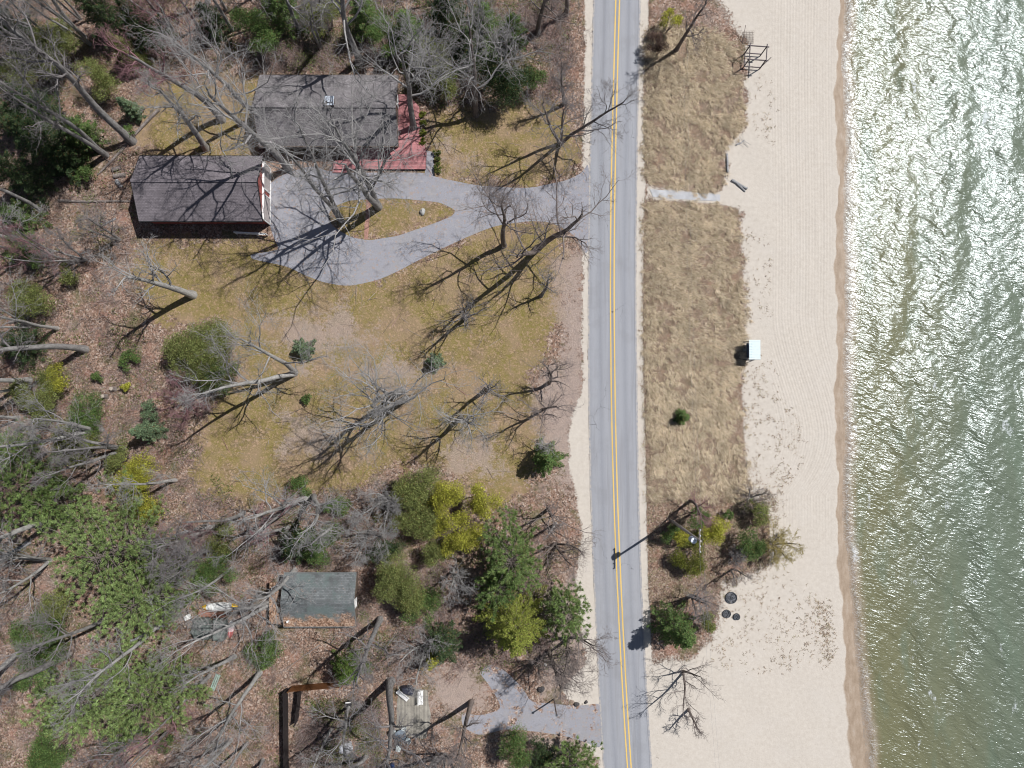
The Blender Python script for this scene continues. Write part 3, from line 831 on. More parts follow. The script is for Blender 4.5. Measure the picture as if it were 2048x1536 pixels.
# picture x, y of the foot, height, form, label
BARES = [
    (265, 283, 26, dict(TALL, lean=(-.04, .09)), 'tall straight grey leafless tree, its foot at a fallen trunk left of the rear lawn'),
    (213, 311, 24, dict(TALL, stems=2, fork=.07), 'twin-stemmed tall grey leafless tree behind the woodpile, above the dark evergreens'),
    (412, 298, 20, dict(LIGHT, spread=.4, lean=(.02, .04)), 'grey leafless tree on the rear lawn, closest to the back of the garage roof'),
    (445, 240, 22, dict(TALL, lean=(-.03, .12), twig_m='twig_red'), 'leaning leafless tree on the rear lawn with a reddish crown, left of the house'),
    (720, 124, 23, dict(OAK, limbs=10, clean=.42), 'big spreading leafless oak behind the house roof, whitish limbs over the woods edge'),
    (828, 258, 20, dict(OAK, clean=.38, lean=(-.02, .02)), 'dark leafless tree growing through the red deck at the east end of the house'),
    (577, 337, 24, dict(OAK, clean=.40, lean=(-.06, .05)), 'thick-trunked leafless oak between garage and house, limbs reaching over the house roof'),
    (516, 232, 20, dict(OAK, clean=.35, rad=.24), 'leafless oak close against the left gable end of the house'),
    (952, 230, 17, dict(OAK, clean=.35, bark_m='bark_brown'), 'crooked pale-limbed leafless oak right of the house in front of the round evergreen'),
    (683, 441, 25, dict(OAK, stems=2, clean=.36, fork=.12, limbs=7, rad=.32), 'forked leafless oak on the left tip of the grass island inside the loop driveway'),
    (757, 414, 26, dict(OAK, stems=2, clean=.32, fork=.14, rad=.42, limbs=8), 'massive leafless oak on the grass island, its limbs over the red deck and driveway'),
    (1008, 491, 18, dict(OAK, clean=.42, limbs=7, rad=.24, bark_m='bark_brown', twig_m='twig_brown'), 'single-trunked leafless tree at the lawn edge just below the driveway neck'),
    (1074, 497, 20, dict(OAK, stems=2, clean=.26, fork=.24, bark_m='bark_brown', twig_m='twig_brown', rad=.40, limbs=7), 'broad many-limbed leafless tree near the road at the driveway mouth'),
    (1082, 592, 9, dict(SMALL, spread=.4, lean=(.10, .12)), 'thin leafless sapling with a pale cut foot, standing below the broad driveway-mouth tree'),
    (931, 638, 11, dict(SMALL, spread=.65), 'small round-headed leafless tree standing alone in mid lawn above the dark little fir'),
    (590, 746, 20, dict(LIGHT, stems=2, clean=.34, fork=.30, lean=(-.10, -.14), spread=.6, rad=.34), 'big pale leafless tree forked from the ground, left of the bluish little fir'),
    (386, 590, 16, dict(LIGHT, lean=(-.04, -.06), clean=.36, spread=.6, rad=.34, limbs=7), 'stout pale leafless trunk below the garage at the left lawn edge, with bold forked shadow'),
    (805, 781, 21, dict(OAK, clean=.36, lean=(-.06, .02), rad=.27), 'leafless oak in the lawn centre, the upper of a close pair'),
    (812, 797, 21, dict(OAK, clean=.34, lean=(-.07, -.10), rad=.27), 'leafless oak in the lawn centre, the lower of a close pair'),
    (972, 778, 12, dict(SMALL, spread=.5, clean=.3), 'slim leafless tree below the dark little fir, with a long straight shadow'),
    (922, 836, 15, dict(OAK, clean=.3, spread=.5), 'pale-crowned leafless tree below mid lawn, crown drooping toward the yellow evergreens'),
    (1098, 766, 10, dict(SMALL, bark_m='bark_brown', twig_m='twig_brown'), 'small dark leafless tree by the road, upper of two, level with the swing'),
    (1086, 819, 11, dict(SMALL, stems=2, bark_m='bark_brown', twig_m='twig_brown'), 'small dark twin-stemmed leafless tree by the road, lower of two above the round fir'),
    (1085, 893, 6, dict(SMALL, bark_m='bark_pale', twig_m='twig_pale'), 'pale leafless sapling standing in front of the round roadside fir'),
    (1097, 1018, 9, dict(SMALL, bark_m='bark_brown', twig_m='twig_brown', spread=.75), 'wide twiggy leafless tree between the yellow evergreens and the road'),
    (1112, 1047, 5, dict(SMALL, spread=.4), 'thin short leafless sapling between two twiggy trees beside the road'),
    (1110, 1087, 8, dict(SMALL, stems=3, fork=.3, spread=.7, bark_m='bark_brown', twig_m='twig_brown'), 'multi-stemmed twiggy tree right of the green pine, close to the road'),
    (1097, 1298, 13, dict(SMALL, fine=4, stems=2, spread=.6, bark_m='bark_brown', twig_m='twig_brown'), 'dark spreading leafless tree below the big yellow-green fir, over the pinkish bare ground'),
    (1137, 1275, 13, dict(SMALL, fine=4, stems=2, spread=.5, fork=.2, bark_m='bark_brown', twig_m='twig_brown'), 'dark leafless tree below the roadside pine, twigs hanging over the yellow line'),
    (943, 1404, 15, dict(DARKT, spread=.4, clean=.45), 'dark straight leafless tree at the left end of the gravel drive, long black shadow'),
    (760, 1238, 18, dict(TALL, rad=.26), 'grey leafless tree at the lower right corner of the green cabin roof'),
    (782, 1362, 22, dict(TALL, rad=.34, clean=.55), 'thick straight grey leafless tree left of the white benches'),
    (627, 994, 22, dict(LIGHT, rad=.36, stems=2, fork=.2, clean=.36), 'very thick pale leafless tree above the green cabin, forked trunk leaning left'),
    (543, 1205, 19, dict(LIGHT, stems=2, fork=.16, clean=.42), 'twin pale leafless trunks at the left side of the green cabin'),
    (171, 699, 24, dict(TALL, rad=.30, clean=.5), 'tall grey leafless tree in the left woods with a long clean trunk and black shadow'),
    (115, 657, 20, dict(LIGHT, rad=.15, clean=.5), 'thin pale leafless tree just above the long clean grey trunk in the left woods'),
    (203, 860, 20, dict(LIGHT, stems=2, fork=.06, clean=.45), 'pale leafless tree with close twin stem beside the dark green bush, left woods'),
    (248, 896, 17, dict(TALL, stems=3, fork=.12, clean=.35), 'clump of three curving grey stems left of the yellow-green bush'),
    (132, 1030, 20, dict(LIGHT, rad=.3, clean=.5), 'stout pale leafless trunk low in the left woods, above the white-twigged birch'),
    (430, 1054, 15, dict(TALL, rad=.24, clean=.5), 'short grey leafless trunk right of the large feathery pine'),
    (432, 1085, 15, dict(TALL, rad=.15, clean=.5), 'slender grey leafless tree leaning over the large feathery pine'),
    (906, 1140, 8, dict(SMALL, fine=4, spread=.75, bark_m='bark_pale', twig_m='twig_pale'), 'whitish bushy leafless tree left of the upper green pine'),
    (776, 996, 8, dict(SMALL, fine=4, stems=4, fork=.4, bark_m='bark_pale', twig_m='twig_pale'), 'pale many-stemmed bush fanning out left of the yellow evergreens'),
    (735, 1062, 9, dict(SMALL, fine=4, stems=3, fork=.3, twig_m='twig_pale'), 'tangled grey leafless bush above the right corner of the green cabin'),
    (1366, 1343, 8, dict(SMALL, stems=2, fork=.4, spread=.75, bark_m='bark_brown', twig_m='twig_brown'), 'dark low spreading leafless tree on open sand right of the road, below the dark spruce'),
    (1377, 1419, 5.5, dict(SMALL, spread=.45, bark_m='bark_brown', twig_m='twig_brown'), 'smallest leafless sapling on open sand, lowest of the trees right of the road'),
    (1381, 1001, 7.5, dict(SMALL, spread=.6, bark_m='bark_brown', twig_m='twig_red'), 'small leafless tree with reddish twigs just above the utility pole'),
    (1383, 1191, 7.5, dict(SMALL, stems=3, fork=.22, bark_m='bark_brown', twig_m='twig'), 'multi-stemmed leafless tree between utility pole and dark spruce, near fire pits'),
    (1463, 1140, 5, dict(SMALL, stems=2, fork=.3, twig_m='twig_brown'), 'low leafless tree on the sand above the largest fire pit'),
    (1352, 101, 11, dict(DARKT, spread=.45, clean=.3, lean=(.10, .10)), 'dark leaning leafless tree at the top of the beach grass beside the road'),
    (1120, 287, 16, dict(DARKT, stems=3, fork=.20, spread=.5, clean=.3, twig_m='twig', lean=(.02, .05)), 'three-stemmed dark leafless tree on the verge above the driveway mouth, crown over the road'),
    (1128, 208, 10, dict(DARKT, spread=.4), 'slim dark leafless tree on the verge, above the three-stemmed tree'),
    (1132, 28, 14, dict(DARKT, spread=.5), 'dark leafless tree at the top edge left of the road'),
    (1075, 68, 15, dict(DARKT, spread=.5), 'dark leafless tree in the brown leaves between the evergreens and the road'),
    (1010, 150, 13, dict(OAK, clean=.3), 'pale twisting leafless tree standing among the dark evergreens right of the house'),
    (345, 1229, 20, dict(LIGHT, rad=.22, clean=.55), 'pale leaning trunk at the lower left, right below the large feathery pine'),
    (243, 1217, 20, dict(TALL, rad=.2, clean=.55), 'grey leafless tree left of the pale leaning trunk in the lower woods'),
    (137, 1308, 22, dict(TALL, rad=.3, clean=.5), 'thick grey leafless tree at the left tip of the lowest feathery pine'),
    (52, 1296, 20, dict(LIGHT, rad=.22, clean=.5), 'pale trunk at the left edge above the lowest feathery pine'),
    (100, 1120, 14, dict(LIGHT, stems=3, fork=.3, clean=.3, spread=.65), 'white-twigged birch clump filling the left edge beside the feathery pines'),
    (520, 1345, 18, dict(LIGHT, rad=.2, clean=.4), 'pale crooked leafless tree left of the cedar board fence'),
    (312, 1440, 18, dict(TALL, rad=.18, clean=.4), 'grey leafless tree below the lowest feathery pine near the bottom edge'),
    (462, 1480, 16, dict(LIGHT, rad=.16, clean=.4), 'pale leafless tree at the bottom between the dark board fence and the low green shrub'),
    (700, 1410, 14, dict(LIGHT, rad=.16, clean=.3), 'pale drooping leafless tree in the yard beside the small black bin'),
    (62, 492, 18, dict(LIGHT, stems=2, fork=.2, clean=.4), 'pale forked leafless tree at the left edge level with the garage'),
    (240, 480, 9, dict(SMALL, fine=4, stems=2, twig_m='twig'), 'purplish-grey thicket tree in the leaves left of the garage'),
    (170, 520, 8, dict(SMALL, fine=4, stems=3, fork=.3, twig_m='twig'), 'loose grey thicket tree in the leaves, left of its purplish neighbour'),
    (385, 800, 7, dict(SMALL, fine=4, stems=4, fork=.4, twig_m='twig_red'), 'reddish-purple twiggy bush under the olive evergreen at the left lawn edge'),
    (345, 60, 13, dict(SMALL, fine=4, stems=3, fork=.25, twig_m='twig_red'), 'red-twigged leafless tree in the upper woods above the rear lawn'),
    (95, 120, 24, dict(TALL, rad=.28, clean=.5), 'grey leafless tree in the upper left corner woods'),
    (170, 75, 22, dict(TALL, rad=.16, clean=.55), 'thin leafless tree right of the upper left corner tree'),
    (465, 60, 15, dict(TALL, rad=.16), 'thin leafless tree beside the green bush at the top, left of the house'),
    (600, 60, 14, dict(OAK, clean=.35), 'gnarled pale leafless tree in the woods above the left half of the house'),
    (870, 170, 12, dict(OAK, clean=.3, rad=.2), 'wispy pale leafless tree just right of the upper end of the red deck'),
    (60, 760, 16, dict(LIGHT, clean=.4), 'pale leafless tree at the left edge over the yellow-green bushes'),
    (850, 1290, 8, dict(SMALL, fine=4, stems=3, fork=.4, bark_m='bark_pale', twig_m='twig_pale'), 'white curling leafless bush left of the shaded dark evergreen in the lower yard'),
    (890, 1510, 9, dict(SMALL, fine=4, stems=4, fork=.35, twig_m='twig'), 'grey tangled leafless bush at the bottom edge below the gravel drive'),
    (590, 1140, 16, dict(LIGHT, rad=.2, clean=.3, lean=(.02, -.04)), 'pale leafless tree at the back of the green cabin, twigs over its roof'),
    (1465, 1110, 4, dict(SMALL, stems=3, fork=.35, twig_m='twig'), 'grey twiggy leafless bush in the green thicket right of the utility pole'),
    (1548, 1090, 4, dict(SMALL, fine=4, stems=5, fork=.6, spread=.8, bark_m='bark_brown', twig_m='twig_yellow'), 'yellow-twigged willow bush at the right end of the thicket on the beach'),
    (1500, 995, 3, dict(SMALL, stems=4, fork=.6, spread=.9, twig_m='twig_brown'), 'low brown twiggy bush at the top of the beach thicket'),
]
for i, (x, y, h_, kw, lab) in enumerate(BARES):
    nm = 'bare_bush' if re.search(r'\b(bush|thicket tree)\b', ' '.join(lab.split()[:5])) else 'bare_tree'
    bare_tree(nm, P(x, y), h_, 100 + i, lab, 'bush' if nm == 'bare_bush' else 'tree', **kw)

# picture x, y of the crown's middle, height, radius in picture px, kind, colour, label
GREENS = [
    (262, 1092, 14, 128, 'pine', PINE, 'largest feathery bright green pine in the left woods, above its two neighbours'),
    (318, 1185, 12, 95, 'pine', PINE, 'feathery green pine joined to the lower edge of the largest pine'),
    (215, 1375, 13, 95, 'pine', PINE, 'feathery green pine in the lower left, left half of the lowest pair'),
    (325, 1365, 13, 85, 'pine', PINE, 'feathery green pine in the lower left, right half of the lowest pair'),
    (275, 1440, 8, 45, 'pine', PINE2, 'small green pine under the lowest pair of feathery pines'),
    (60, 965, 11, 92, 'pine', PINE2, 'green pine at the left edge with grey branches over it'),
    (130, 1000, 9, 55, 'pine', PINE2, 'green pine partly under grey branches, right of the left-edge pine'),
    (268, 975, 5, 68, 'shrub', YEL, 'yellow-green broad bush on brown leaves above the largest feathery pine'),
    (235, 920, 4, 30, 'shrub', OLIVE, 'olive bush at the upper tip of the yellow-green bush in the left woods'),
    (165, 828, 5, 50, 'shrub', FIR, 'dark green bush in the left woods at the foot of the twin pale stem'),
    (150, 878, 4, 60, 'shrub', OLIVE, 'olive green bush directly below the dark green bush of the left woods'),
    (75, 790, 5, 60, 'shrub', OLIVE, 'olive bush with yellow top near the left edge, below the long tree shadow'),
    (108, 760, 4, 35, 'shrub', YEL, 'small yellowish bush at the edge of the brown leaves in the left woods'),
    (290, 862, 6, 27, 'fir', BLUE, 'dark bluish little fir beside the brown leaf path left of the lawn'),
    (300, 820, 3, 24, 'shrub', BLUE, 'pale bluish-green bush just above the dark bluish little fir'),
    (395, 700, 7, 80, 'shrub', OLIVE, 'wide olive evergreen bush at the left edge of the lawn'),
    (430, 745, 5, 45, 'shrub', FIR, 'dark green lower part of the bushes at the left lawn edge'),
    (258, 720, 2.5, 25, 'shrub', FIR, 'small bright green bush left of the wide olive evergreen bush'),
    (195, 752, 1.6, 13, 'shrub', FIR, 'tiny round green bush among brown leaves, upper of two'),
    (250, 772, 1.6, 12, 'shrub', YEL, 'tiny round yellowish bush among brown leaves, lower of two'),
    (166, 350, 2.6, 23, 'shrub', FIR, 'round green bush beside the woodpile left of the garage'),
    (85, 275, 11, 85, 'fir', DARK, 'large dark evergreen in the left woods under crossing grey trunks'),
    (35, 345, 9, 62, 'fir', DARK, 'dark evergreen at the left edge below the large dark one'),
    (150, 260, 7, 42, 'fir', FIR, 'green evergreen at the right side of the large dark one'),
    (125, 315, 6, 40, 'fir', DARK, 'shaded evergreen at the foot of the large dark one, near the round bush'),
    (258, 215, 4.5, 22, 'fir', BLUE, 'slim bluish evergreen at the left edge of the rear lawn'),
    (258, 262, 2, 15, 'shrub', FIR, 'little green bush below the slim bluish evergreen at the rear lawn'),
    (250, 100, 7, 32, 'fir', OLIVE, 'olive young fir beside a black shadow in the upper woods'),
    (110, 90, 6, 65, 'shrub', OLIVE, 'olive bush in the upper left corner woods between grey trunks'),
    (40, 150, 6, 55, 'shrub', OLIVE, 'olive green bush at the upper left edge'),
    (200, 20, 10, 60, 'fir', DARK, 'dark evergreen at the top edge near the upper left'),
    (505, 60, 6, 58, 'shrub', FIR, 'green bush in the top woods left of the house'),
    (560, 15, 7, 60, 'fir', FIR, 'dark green evergreen at the top edge above the house'),
    (815, 65, 8, 58, 'fir', FIR, 'green fir behind the house, left of the taller dark pair'),
    (862, 118, 6, 52, 'shrub', OLIVE, 'olive bush behind the red deck end of the house'),
    (895, 28, 10, 62, 'fir', DARK, 'dark tall evergreen at the top edge left of the road woods'),
    (968, 55, 9, 55, 'fir', FIR, 'green evergreen at the top, right of the dark tall one'),
    (1005, 155, 7, 75, 'shrub', DARK, 'wide dark round evergreen right of the house with grey branches above it'),
    (1068, 150, 5, 32, 'shrub', FIR, 'bright green right flank bush of the wide dark round evergreen'),
    (890, 165, 4, 34, 'shrub', OLIVE, 'small olive bush between deck and the wide dark round evergreen'),
    (1340, 42, 4, 26, 'shrub', YEL, 'yellow-green bush at the top right of the road above the beach grass'),
    (1315, 85, 3.5, 26, 'shrub', (.13, .085, .07), 'brown-leaved bush right of the road just under the yellow-green one'),
    (605, 698, 2.6, 26, 'fir', BLUE, 'round bluish-green little fir on the lawn, left of two with dark shadows'),
    (871, 724, 2.8, 20, 'fir', BLUE, 'little green fir on the lawn, right of two, with a big dark shadow'),
    (612, 798, 1.3, 13, 'shrub', FIR, 'low dark green bush on the lawn below the bluish little fir'),
    (1094, 918, 6, 40, 'fir', FIR, 'round dark fir at the roadside with a pale sapling in it'),
    (1365, 834, 2.4, 17, 'fir', FIR, 'lone little green fir in the beach grass right of the road'),
    (838, 985, 7, 55, 'shrub', OLIVE, 'olive evergreen at the upper left of the yellow evergreen group'),
    (900, 995, 7, 48, 'shrub', YEL, 'yellow evergreen, upper middle of the bright group'),
    (965, 1000, 7, 42, 'shrub', YEL, 'yellow evergreen, right end of the bright group facing the road'),
    (915, 1065, 7, 55, 'shrub', YEL, 'brightest yellow evergreen, bottom of the group'),
    (835, 1045, 6, 58, 'shrub', OLIVE, 'olive evergreen, lower left of the yellow group'),
    (875, 1110, 5, 35, 'shrub', OLIVE, 'small olive evergreen under the brightest yellow one'),
    (1022, 1108, 10, 72, 'pine', PINE2, 'upper green pine left of the roadside twiggy trees'),
    (1000, 1165, 8, 50, 'pine', FIR, 'green pine at the foot of the upper green pine, above the tall yellow-green fir'),
    (1030, 1255, 12, 84, 'fir', (.25, .285, .055), 'tall yellow-green fir left of the road, biggest of the lower group'),
    (1133, 1215, 8, 50, 'pine', PINE2, 'green roadside pine nearest the road, right of the tall yellow-green fir'),
    (805, 1165, 8, 66, 'shrub', OLIVE, 'large olive evergreen right of the green cabin'),
    (840, 1215, 5, 45, 'shrub', FIR, 'green lower right part of the evergreens beside the cabin'),
    (885, 1290, 6, 50, 'fir', DARK, 'shaded dark evergreen left of the tall yellow-green fir'),
    (865, 1320, 5, 18, 'fir', YEL, 'narrow yellow-green young fir beside the shaded dark evergreen'),
    (695, 1340, 6, 44, 'fir', (.10, .16, .035), 'bright green fir at the end of the cedar board fence'),
    (640, 1085, 6, 50, 'shrub', FIR, 'dark green bush under branches above the cabin roof'),
    (672, 1010, 3, 32, 'shrub', FIR, 'green bush on pink leaves right of the thick pale forked tree'),
    (600, 970, 3, 28, 'shrub', FIR, 'green bush at the lower edge of the lawn above the thick pale forked tree'),
    (432, 1150, 6, 46, 'shrub', FIR, 'green bush between the feathery pines and the cabin, above the tarps'),
    (440, 1080, 5, 40, 'shrub', OLIVE, 'olive bush right of the largest feathery pine'),
    (525, 1300, 4, 42, 'shrub', FIR, 'green bush left below the cabin roof'),
    (100, 1495, 8, 58, 'shrub', FIR, 'green bush in the bottom left corner'),
    (70, 1280, 6, 60, 'shrub', FIR, 'green bush at the left edge above a pale trunk'),
    (60, 1350, 6, 50, 'shrub', FIR, 'darker green bush at the left edge, lower of two'),
    (328, 1492, 2.5, 20, 'shrub', FIR, 'small green bush at the bottom below the lowest pines'),
    (1032, 1500, 6, 42, 'shrub', FIR, 'green bush at the bottom edge below the gravel drive'),
    (1150, 1520, 7, 45, 'pine', PINE2, 'green pine at the bottom edge beside the road'),
    (1075, 1510, 4, 35, 'shrub', DARK, 'shaded bush between two green ones at the bottom edge'),
    (1358, 1262, 9, 50, 'fir', FIR, 'dark green spruce right of the road with a deep blue shadow'),
    (1412, 1245, 4, 26, 'shrub', OLIVE, 'olive bush tucked behind the dark green spruce on the sand'),
    (1457, 1030, 1.8, 13, 'shrub', FIR, 'smallest round green bush of the beach thicket'),
    (1512, 1028, 3.5, 32, 'shrub', OLIVE, 'round green bush at the upper right of the beach thicket'),
    (1505, 1085, 4, 36, 'shrub', FIR, 'dark green bush at the lower right of the beach thicket'),
    (1428, 1062, 4, 38, 'shrub', YEL, 'yellow-green bush in the middle of the beach thicket, right of the wires'),
    (1395, 1035, 5, 26, 'shrub', FIR, 'dark green bush above the transformer of the utility pole'),
    (1338, 1063, 3.5, 24, 'shrub', FIR, 'green bush at the foot of the utility pole beside the road'),
    (1362, 1072, 3.5, 22, 'shrub', YEL, 'yellow bush left of the leaning pole line, beside its foot bush'),
    (1390, 1108, 4, 46, 'shrub', (.17, .19, .035), 'yellow-green bush under the transformer at the bottom of the thicket'),
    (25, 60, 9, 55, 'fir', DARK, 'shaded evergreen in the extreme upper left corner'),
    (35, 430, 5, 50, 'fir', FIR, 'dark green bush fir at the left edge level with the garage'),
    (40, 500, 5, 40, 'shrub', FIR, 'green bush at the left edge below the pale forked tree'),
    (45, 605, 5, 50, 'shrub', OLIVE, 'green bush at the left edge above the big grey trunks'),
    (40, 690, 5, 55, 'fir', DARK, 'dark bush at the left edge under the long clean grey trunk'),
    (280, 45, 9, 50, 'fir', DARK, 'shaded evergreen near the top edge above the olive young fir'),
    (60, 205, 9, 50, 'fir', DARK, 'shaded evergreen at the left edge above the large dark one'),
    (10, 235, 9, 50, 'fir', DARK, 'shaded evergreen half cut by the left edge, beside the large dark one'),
    (180, 160, 6, 45, 'shrub', OLIVE, 'olive bush under the tall straight grey tree in the upper woods'),
    (730, 30, 8, 50, 'fir', FIR, 'green fir at the top edge behind the big spreading oak'),
    (770, 75, 6, 40, 'shrub', FIR, 'green bush between the spreading oak and the green fir behind the house'),
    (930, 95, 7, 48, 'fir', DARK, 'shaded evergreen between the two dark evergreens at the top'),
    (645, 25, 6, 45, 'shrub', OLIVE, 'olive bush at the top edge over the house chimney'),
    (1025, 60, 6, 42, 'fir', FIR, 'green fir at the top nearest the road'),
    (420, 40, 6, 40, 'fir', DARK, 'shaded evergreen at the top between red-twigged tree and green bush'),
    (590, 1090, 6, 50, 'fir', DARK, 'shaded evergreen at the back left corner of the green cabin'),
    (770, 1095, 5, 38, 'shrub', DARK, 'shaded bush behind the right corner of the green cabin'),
    (120, 1210, 6, 40, 'shrub', OLIVE, 'olive bush under the white-twigged birch clump'),
    (30, 900, 7, 48, 'pine', PINE2, 'green pine at the left edge, above the pine with grey branches'),
    (130, 545, 3, 24, 'shrub', OLIVE, 'small olive bush alone in the brown leaves left of the garage'),
]
for i, (x, y, h_, rp_, kd, colr, lab) in enumerate(GREENS):
    zc = h_ * (.45 if kd != 'shrub' else .6)
    b_ = P(x, y, zc); b_.z = 0
    Rm = rp_ / F * (H0 - zc)
    nm = {'pine': 'pine_tree', 'fir': 'fir_tree', 'shrub': 'evergreen_bush'}[kd]
    if colr[0] > colr[1] and kd == 'shrub' and colr[0] < .2: nm = 'leafy_bush'
    evergreen(nm, b_, h_, Rm, kd, colr, 500 + i, lab, 'tree' if kd != 'shrub' else 'bush')

# the tangle of slender trees that nothing in the photo tells apart, one object each
TANGLES = [
    ([(-40, -60), (260, -60), (230, 90), (150, 200), (60, 190), (-40, 260)], 13, 'slender grey leafless tree in the crowded tangle of the upper left woods', 'tangled trees of the upper left woods', (15, 24)),
    ([(280, -60), (700, -60), (680, 110), (540, 120), (400, 140), (290, 130)], 10, 'slender leafless tree in the crowded woods behind the house and rear lawn', 'tangled trees behind the house', (11, 18)),
    ([(760, -60), (1060, -60), (1060, 110), (960, 130), (830, 120)], 7, 'slender leafless tree among the evergreens at the top, left of the road', 'tangled trees left of the road at the top', (9, 15)),
    ([(-40, 400), (180, 420), (140, 600), (60, 660), (-40, 640)], 6, 'slender grey leafless tree in the woods left of the garage', 'tangled trees left of the garage', (12, 20)),
    ([(-40, 740), (150, 760), (120, 950), (200, 1040), (-40, 1120)], 8, 'slender grey leafless tree in the crowded left woods beside the pines', 'tangled trees of the left woods', (13, 20)),
    ([(350, 960), (700, 1020), (720, 1140), (560, 1150), (500, 1230), (400, 1160)], 8, 'slender grey leafless tree in the thick woods around the green cabin', 'tangled trees around the cabin', (10, 17)),
    ([(380, 1300), (560, 1290), (560, 1560), (160, 1560), (300, 1460), (420, 1400)], 9, 'slender grey leafless tree in the lower left woods before the black fence', 'tangled trees of the lower left woods', (10, 17)),
    ([(620, 1420), (900, 1500), (900, 1560), (620, 1560)], 4, 'slender grey leafless tree in the lower yard at the bottom edge', 'tangled trees of the lower yard', (8, 14)),
]
rt = np.random.default_rng(909); seed = 3000
for poly, n_t, lab, grp, (h0, h1) in TANGLES:
    got = []
    while len(got) < n_t:
        q = np.array([rt.uniform(min(p_[0] for p_ in poly), max(p_[0] for p_ in poly)), rt.uniform(min(p_[1] for p_ in poly), max(p_[1] for p_ in poly))])
        if not inpoly(q[:1], q[1:], poly)[0] or any(np.hypot(*(q - o_)) < 32 for o_ in got): continue
        got.append(q); seed += 1
        pale = rt.uniform() < .4
        bare_tree('bare_tree', P(*q), rt.uniform(h0, h1), seed, lab, 'tree', grp, stems=int(rt.choice([1, 1, 1, 2])), fork=.12, spread=rt.uniform(.35, .55), clean=rt.uniform(.3, .55),
                  rad=rt.uniform(.09, .19), limbs=5, bark_m='bark_pale' if pale else 'bark_grey', twig_m='twig_pale' if pale else ('twig', 'twig', 'twig_brown', 'twig_red')[int(rt.integers(4))], lean=tuple(rt.normal(0, .06, 2)))


# ------------------------------------------------------------------ buildings
def shingles(name, c, rowh=.16, dark=.72, var=.5, moss=None, litter=.0):
    m = NT(name, .92, .15); p = m.objc()
    br = m.n('TexBrick'); m.set(br.inputs['Vector'], p)
    br.inputs['Scale'].default_value = 1.0; br.inputs['Brick Width'].default_value = .32; br.inputs['Row Height'].default_value = rowh
    br.inputs['Mortar Size'].default_value = .012; br.inputs['Mortar Smooth'].default_value = .3; br.inputs['Bias'].default_value = 0
    br.inputs['Color1'].default_value = (*[x * (1 - var * .4) for x in c], 1); br.inputs['Color2'].default_value = (*[x * (1 + var * .4) for x in c], 1)
    br.inputs['Mortar'].default_value = (*[x * .5 for x in c], 1)
    k = m.noise(p, .55, 6, .7); col_ = m.mix(m.step(k, .42, .68), br.outputs[0], tuple(x * dark for x in c))
    streak = m.noise(m.vmul(p, (1.6, .18, 1)), 1, 5, .7)
    col_ = m.mix(m.math('MULTIPLY', m.step(streak, .5, .75), .45), col_, tuple(min(1, x * 1.35) for x in c))
    if moss: col_ = m.mix(m.math('MULTIPLY', m.step(m.noise(m.vadd(p, (9, 3, 0)), .5, 6, .7), .45, .62), .7), col_, moss)
    if litter:
        v = m.sep(m.voro(p, 7))[0]
        lf = m.ramp(v, [(0, (.10, .06, .04)), (.5, (.30, .18, .12)), (1, (.45, .33, .25))])
        sy = m.n('SeparateXYZ'); m.set(sy.inputs[0], p)
        yv = m.math('ADD', sy.outputs[1], m.math('MULTIPLY', m.math('SUBTRACT', m.noise(p, .8, 5, .7), .5), 4.0))
        f = m.math('MAXIMUM', m.step(m.math('MULTIPLY', yv, -1.0), litter, litter + 1.0), m.step(m.noise(p, 1.3, 5, .75), .62, .72))
        col_ = m.mix(f, col_, lf)
    m.col(col_); m.bump(br.outputs['Fac'], .4, .02)
    return m.m


def planks(name, c, w_=.14, rough=.75, along='X', var=.35):
    m = NT(name, rough, .25); p = m.objc()
    br = m.n('TexBrick'); m.set(br.inputs['Vector'], p if along == 'X' else m.rot(p, math.pi / 2))
    br.inputs['Scale'].default_value = 1.0; br.inputs['Brick Width'].default_value = 3.2; br.inputs['Row Height'].default_value = w_
    br.inputs['Mortar Size'].default_value = .008; br.inputs['Bias'].default_value = 0
    br.inputs['Color1'].default_value = (*[x * (1 - var * .5) for x in c], 1); br.inputs['Color2'].default_value = (*[x * (1 + var * .5) for x in c], 1)
    br.inputs['Mortar'].default_value = (*[x * .3 for x in c], 1)
    f = m.noise(p, 1.2, 6, .75)
    m.col(m.mix(1.0, br.outputs[0], m.ramp(f, [(.3, .7), (.7, 1.25)]), 'MULTIPLY')); m.bump(br.outputs['Fac'], .4, .01)
    return m.m


M['white'] = flat('white_paint', (.72, .72, .71), .5, .10)
M['redwall'] = planks('red_siding', (.30, .085, .075), .18)
M['brownwall'] = planks('brown_siding', (.16, .12, .095), .18)
M['greywall'] = planks('grey_siding', (.19, .20, .20), .18)
M['glass'] = NT('window_glass', .08, .8).col((.03, .04, .05)).m
M['metal'] = flat('galvanised', (.45, .47, .50), .45, .15, 4, .5, .6)
M['darkmetal'] = flat('dark_metal', (.06, .065, .075), .5, .2, 4)
M['black'] = flat('charcoal', (.025, .025, .028), .8, .3, 4)


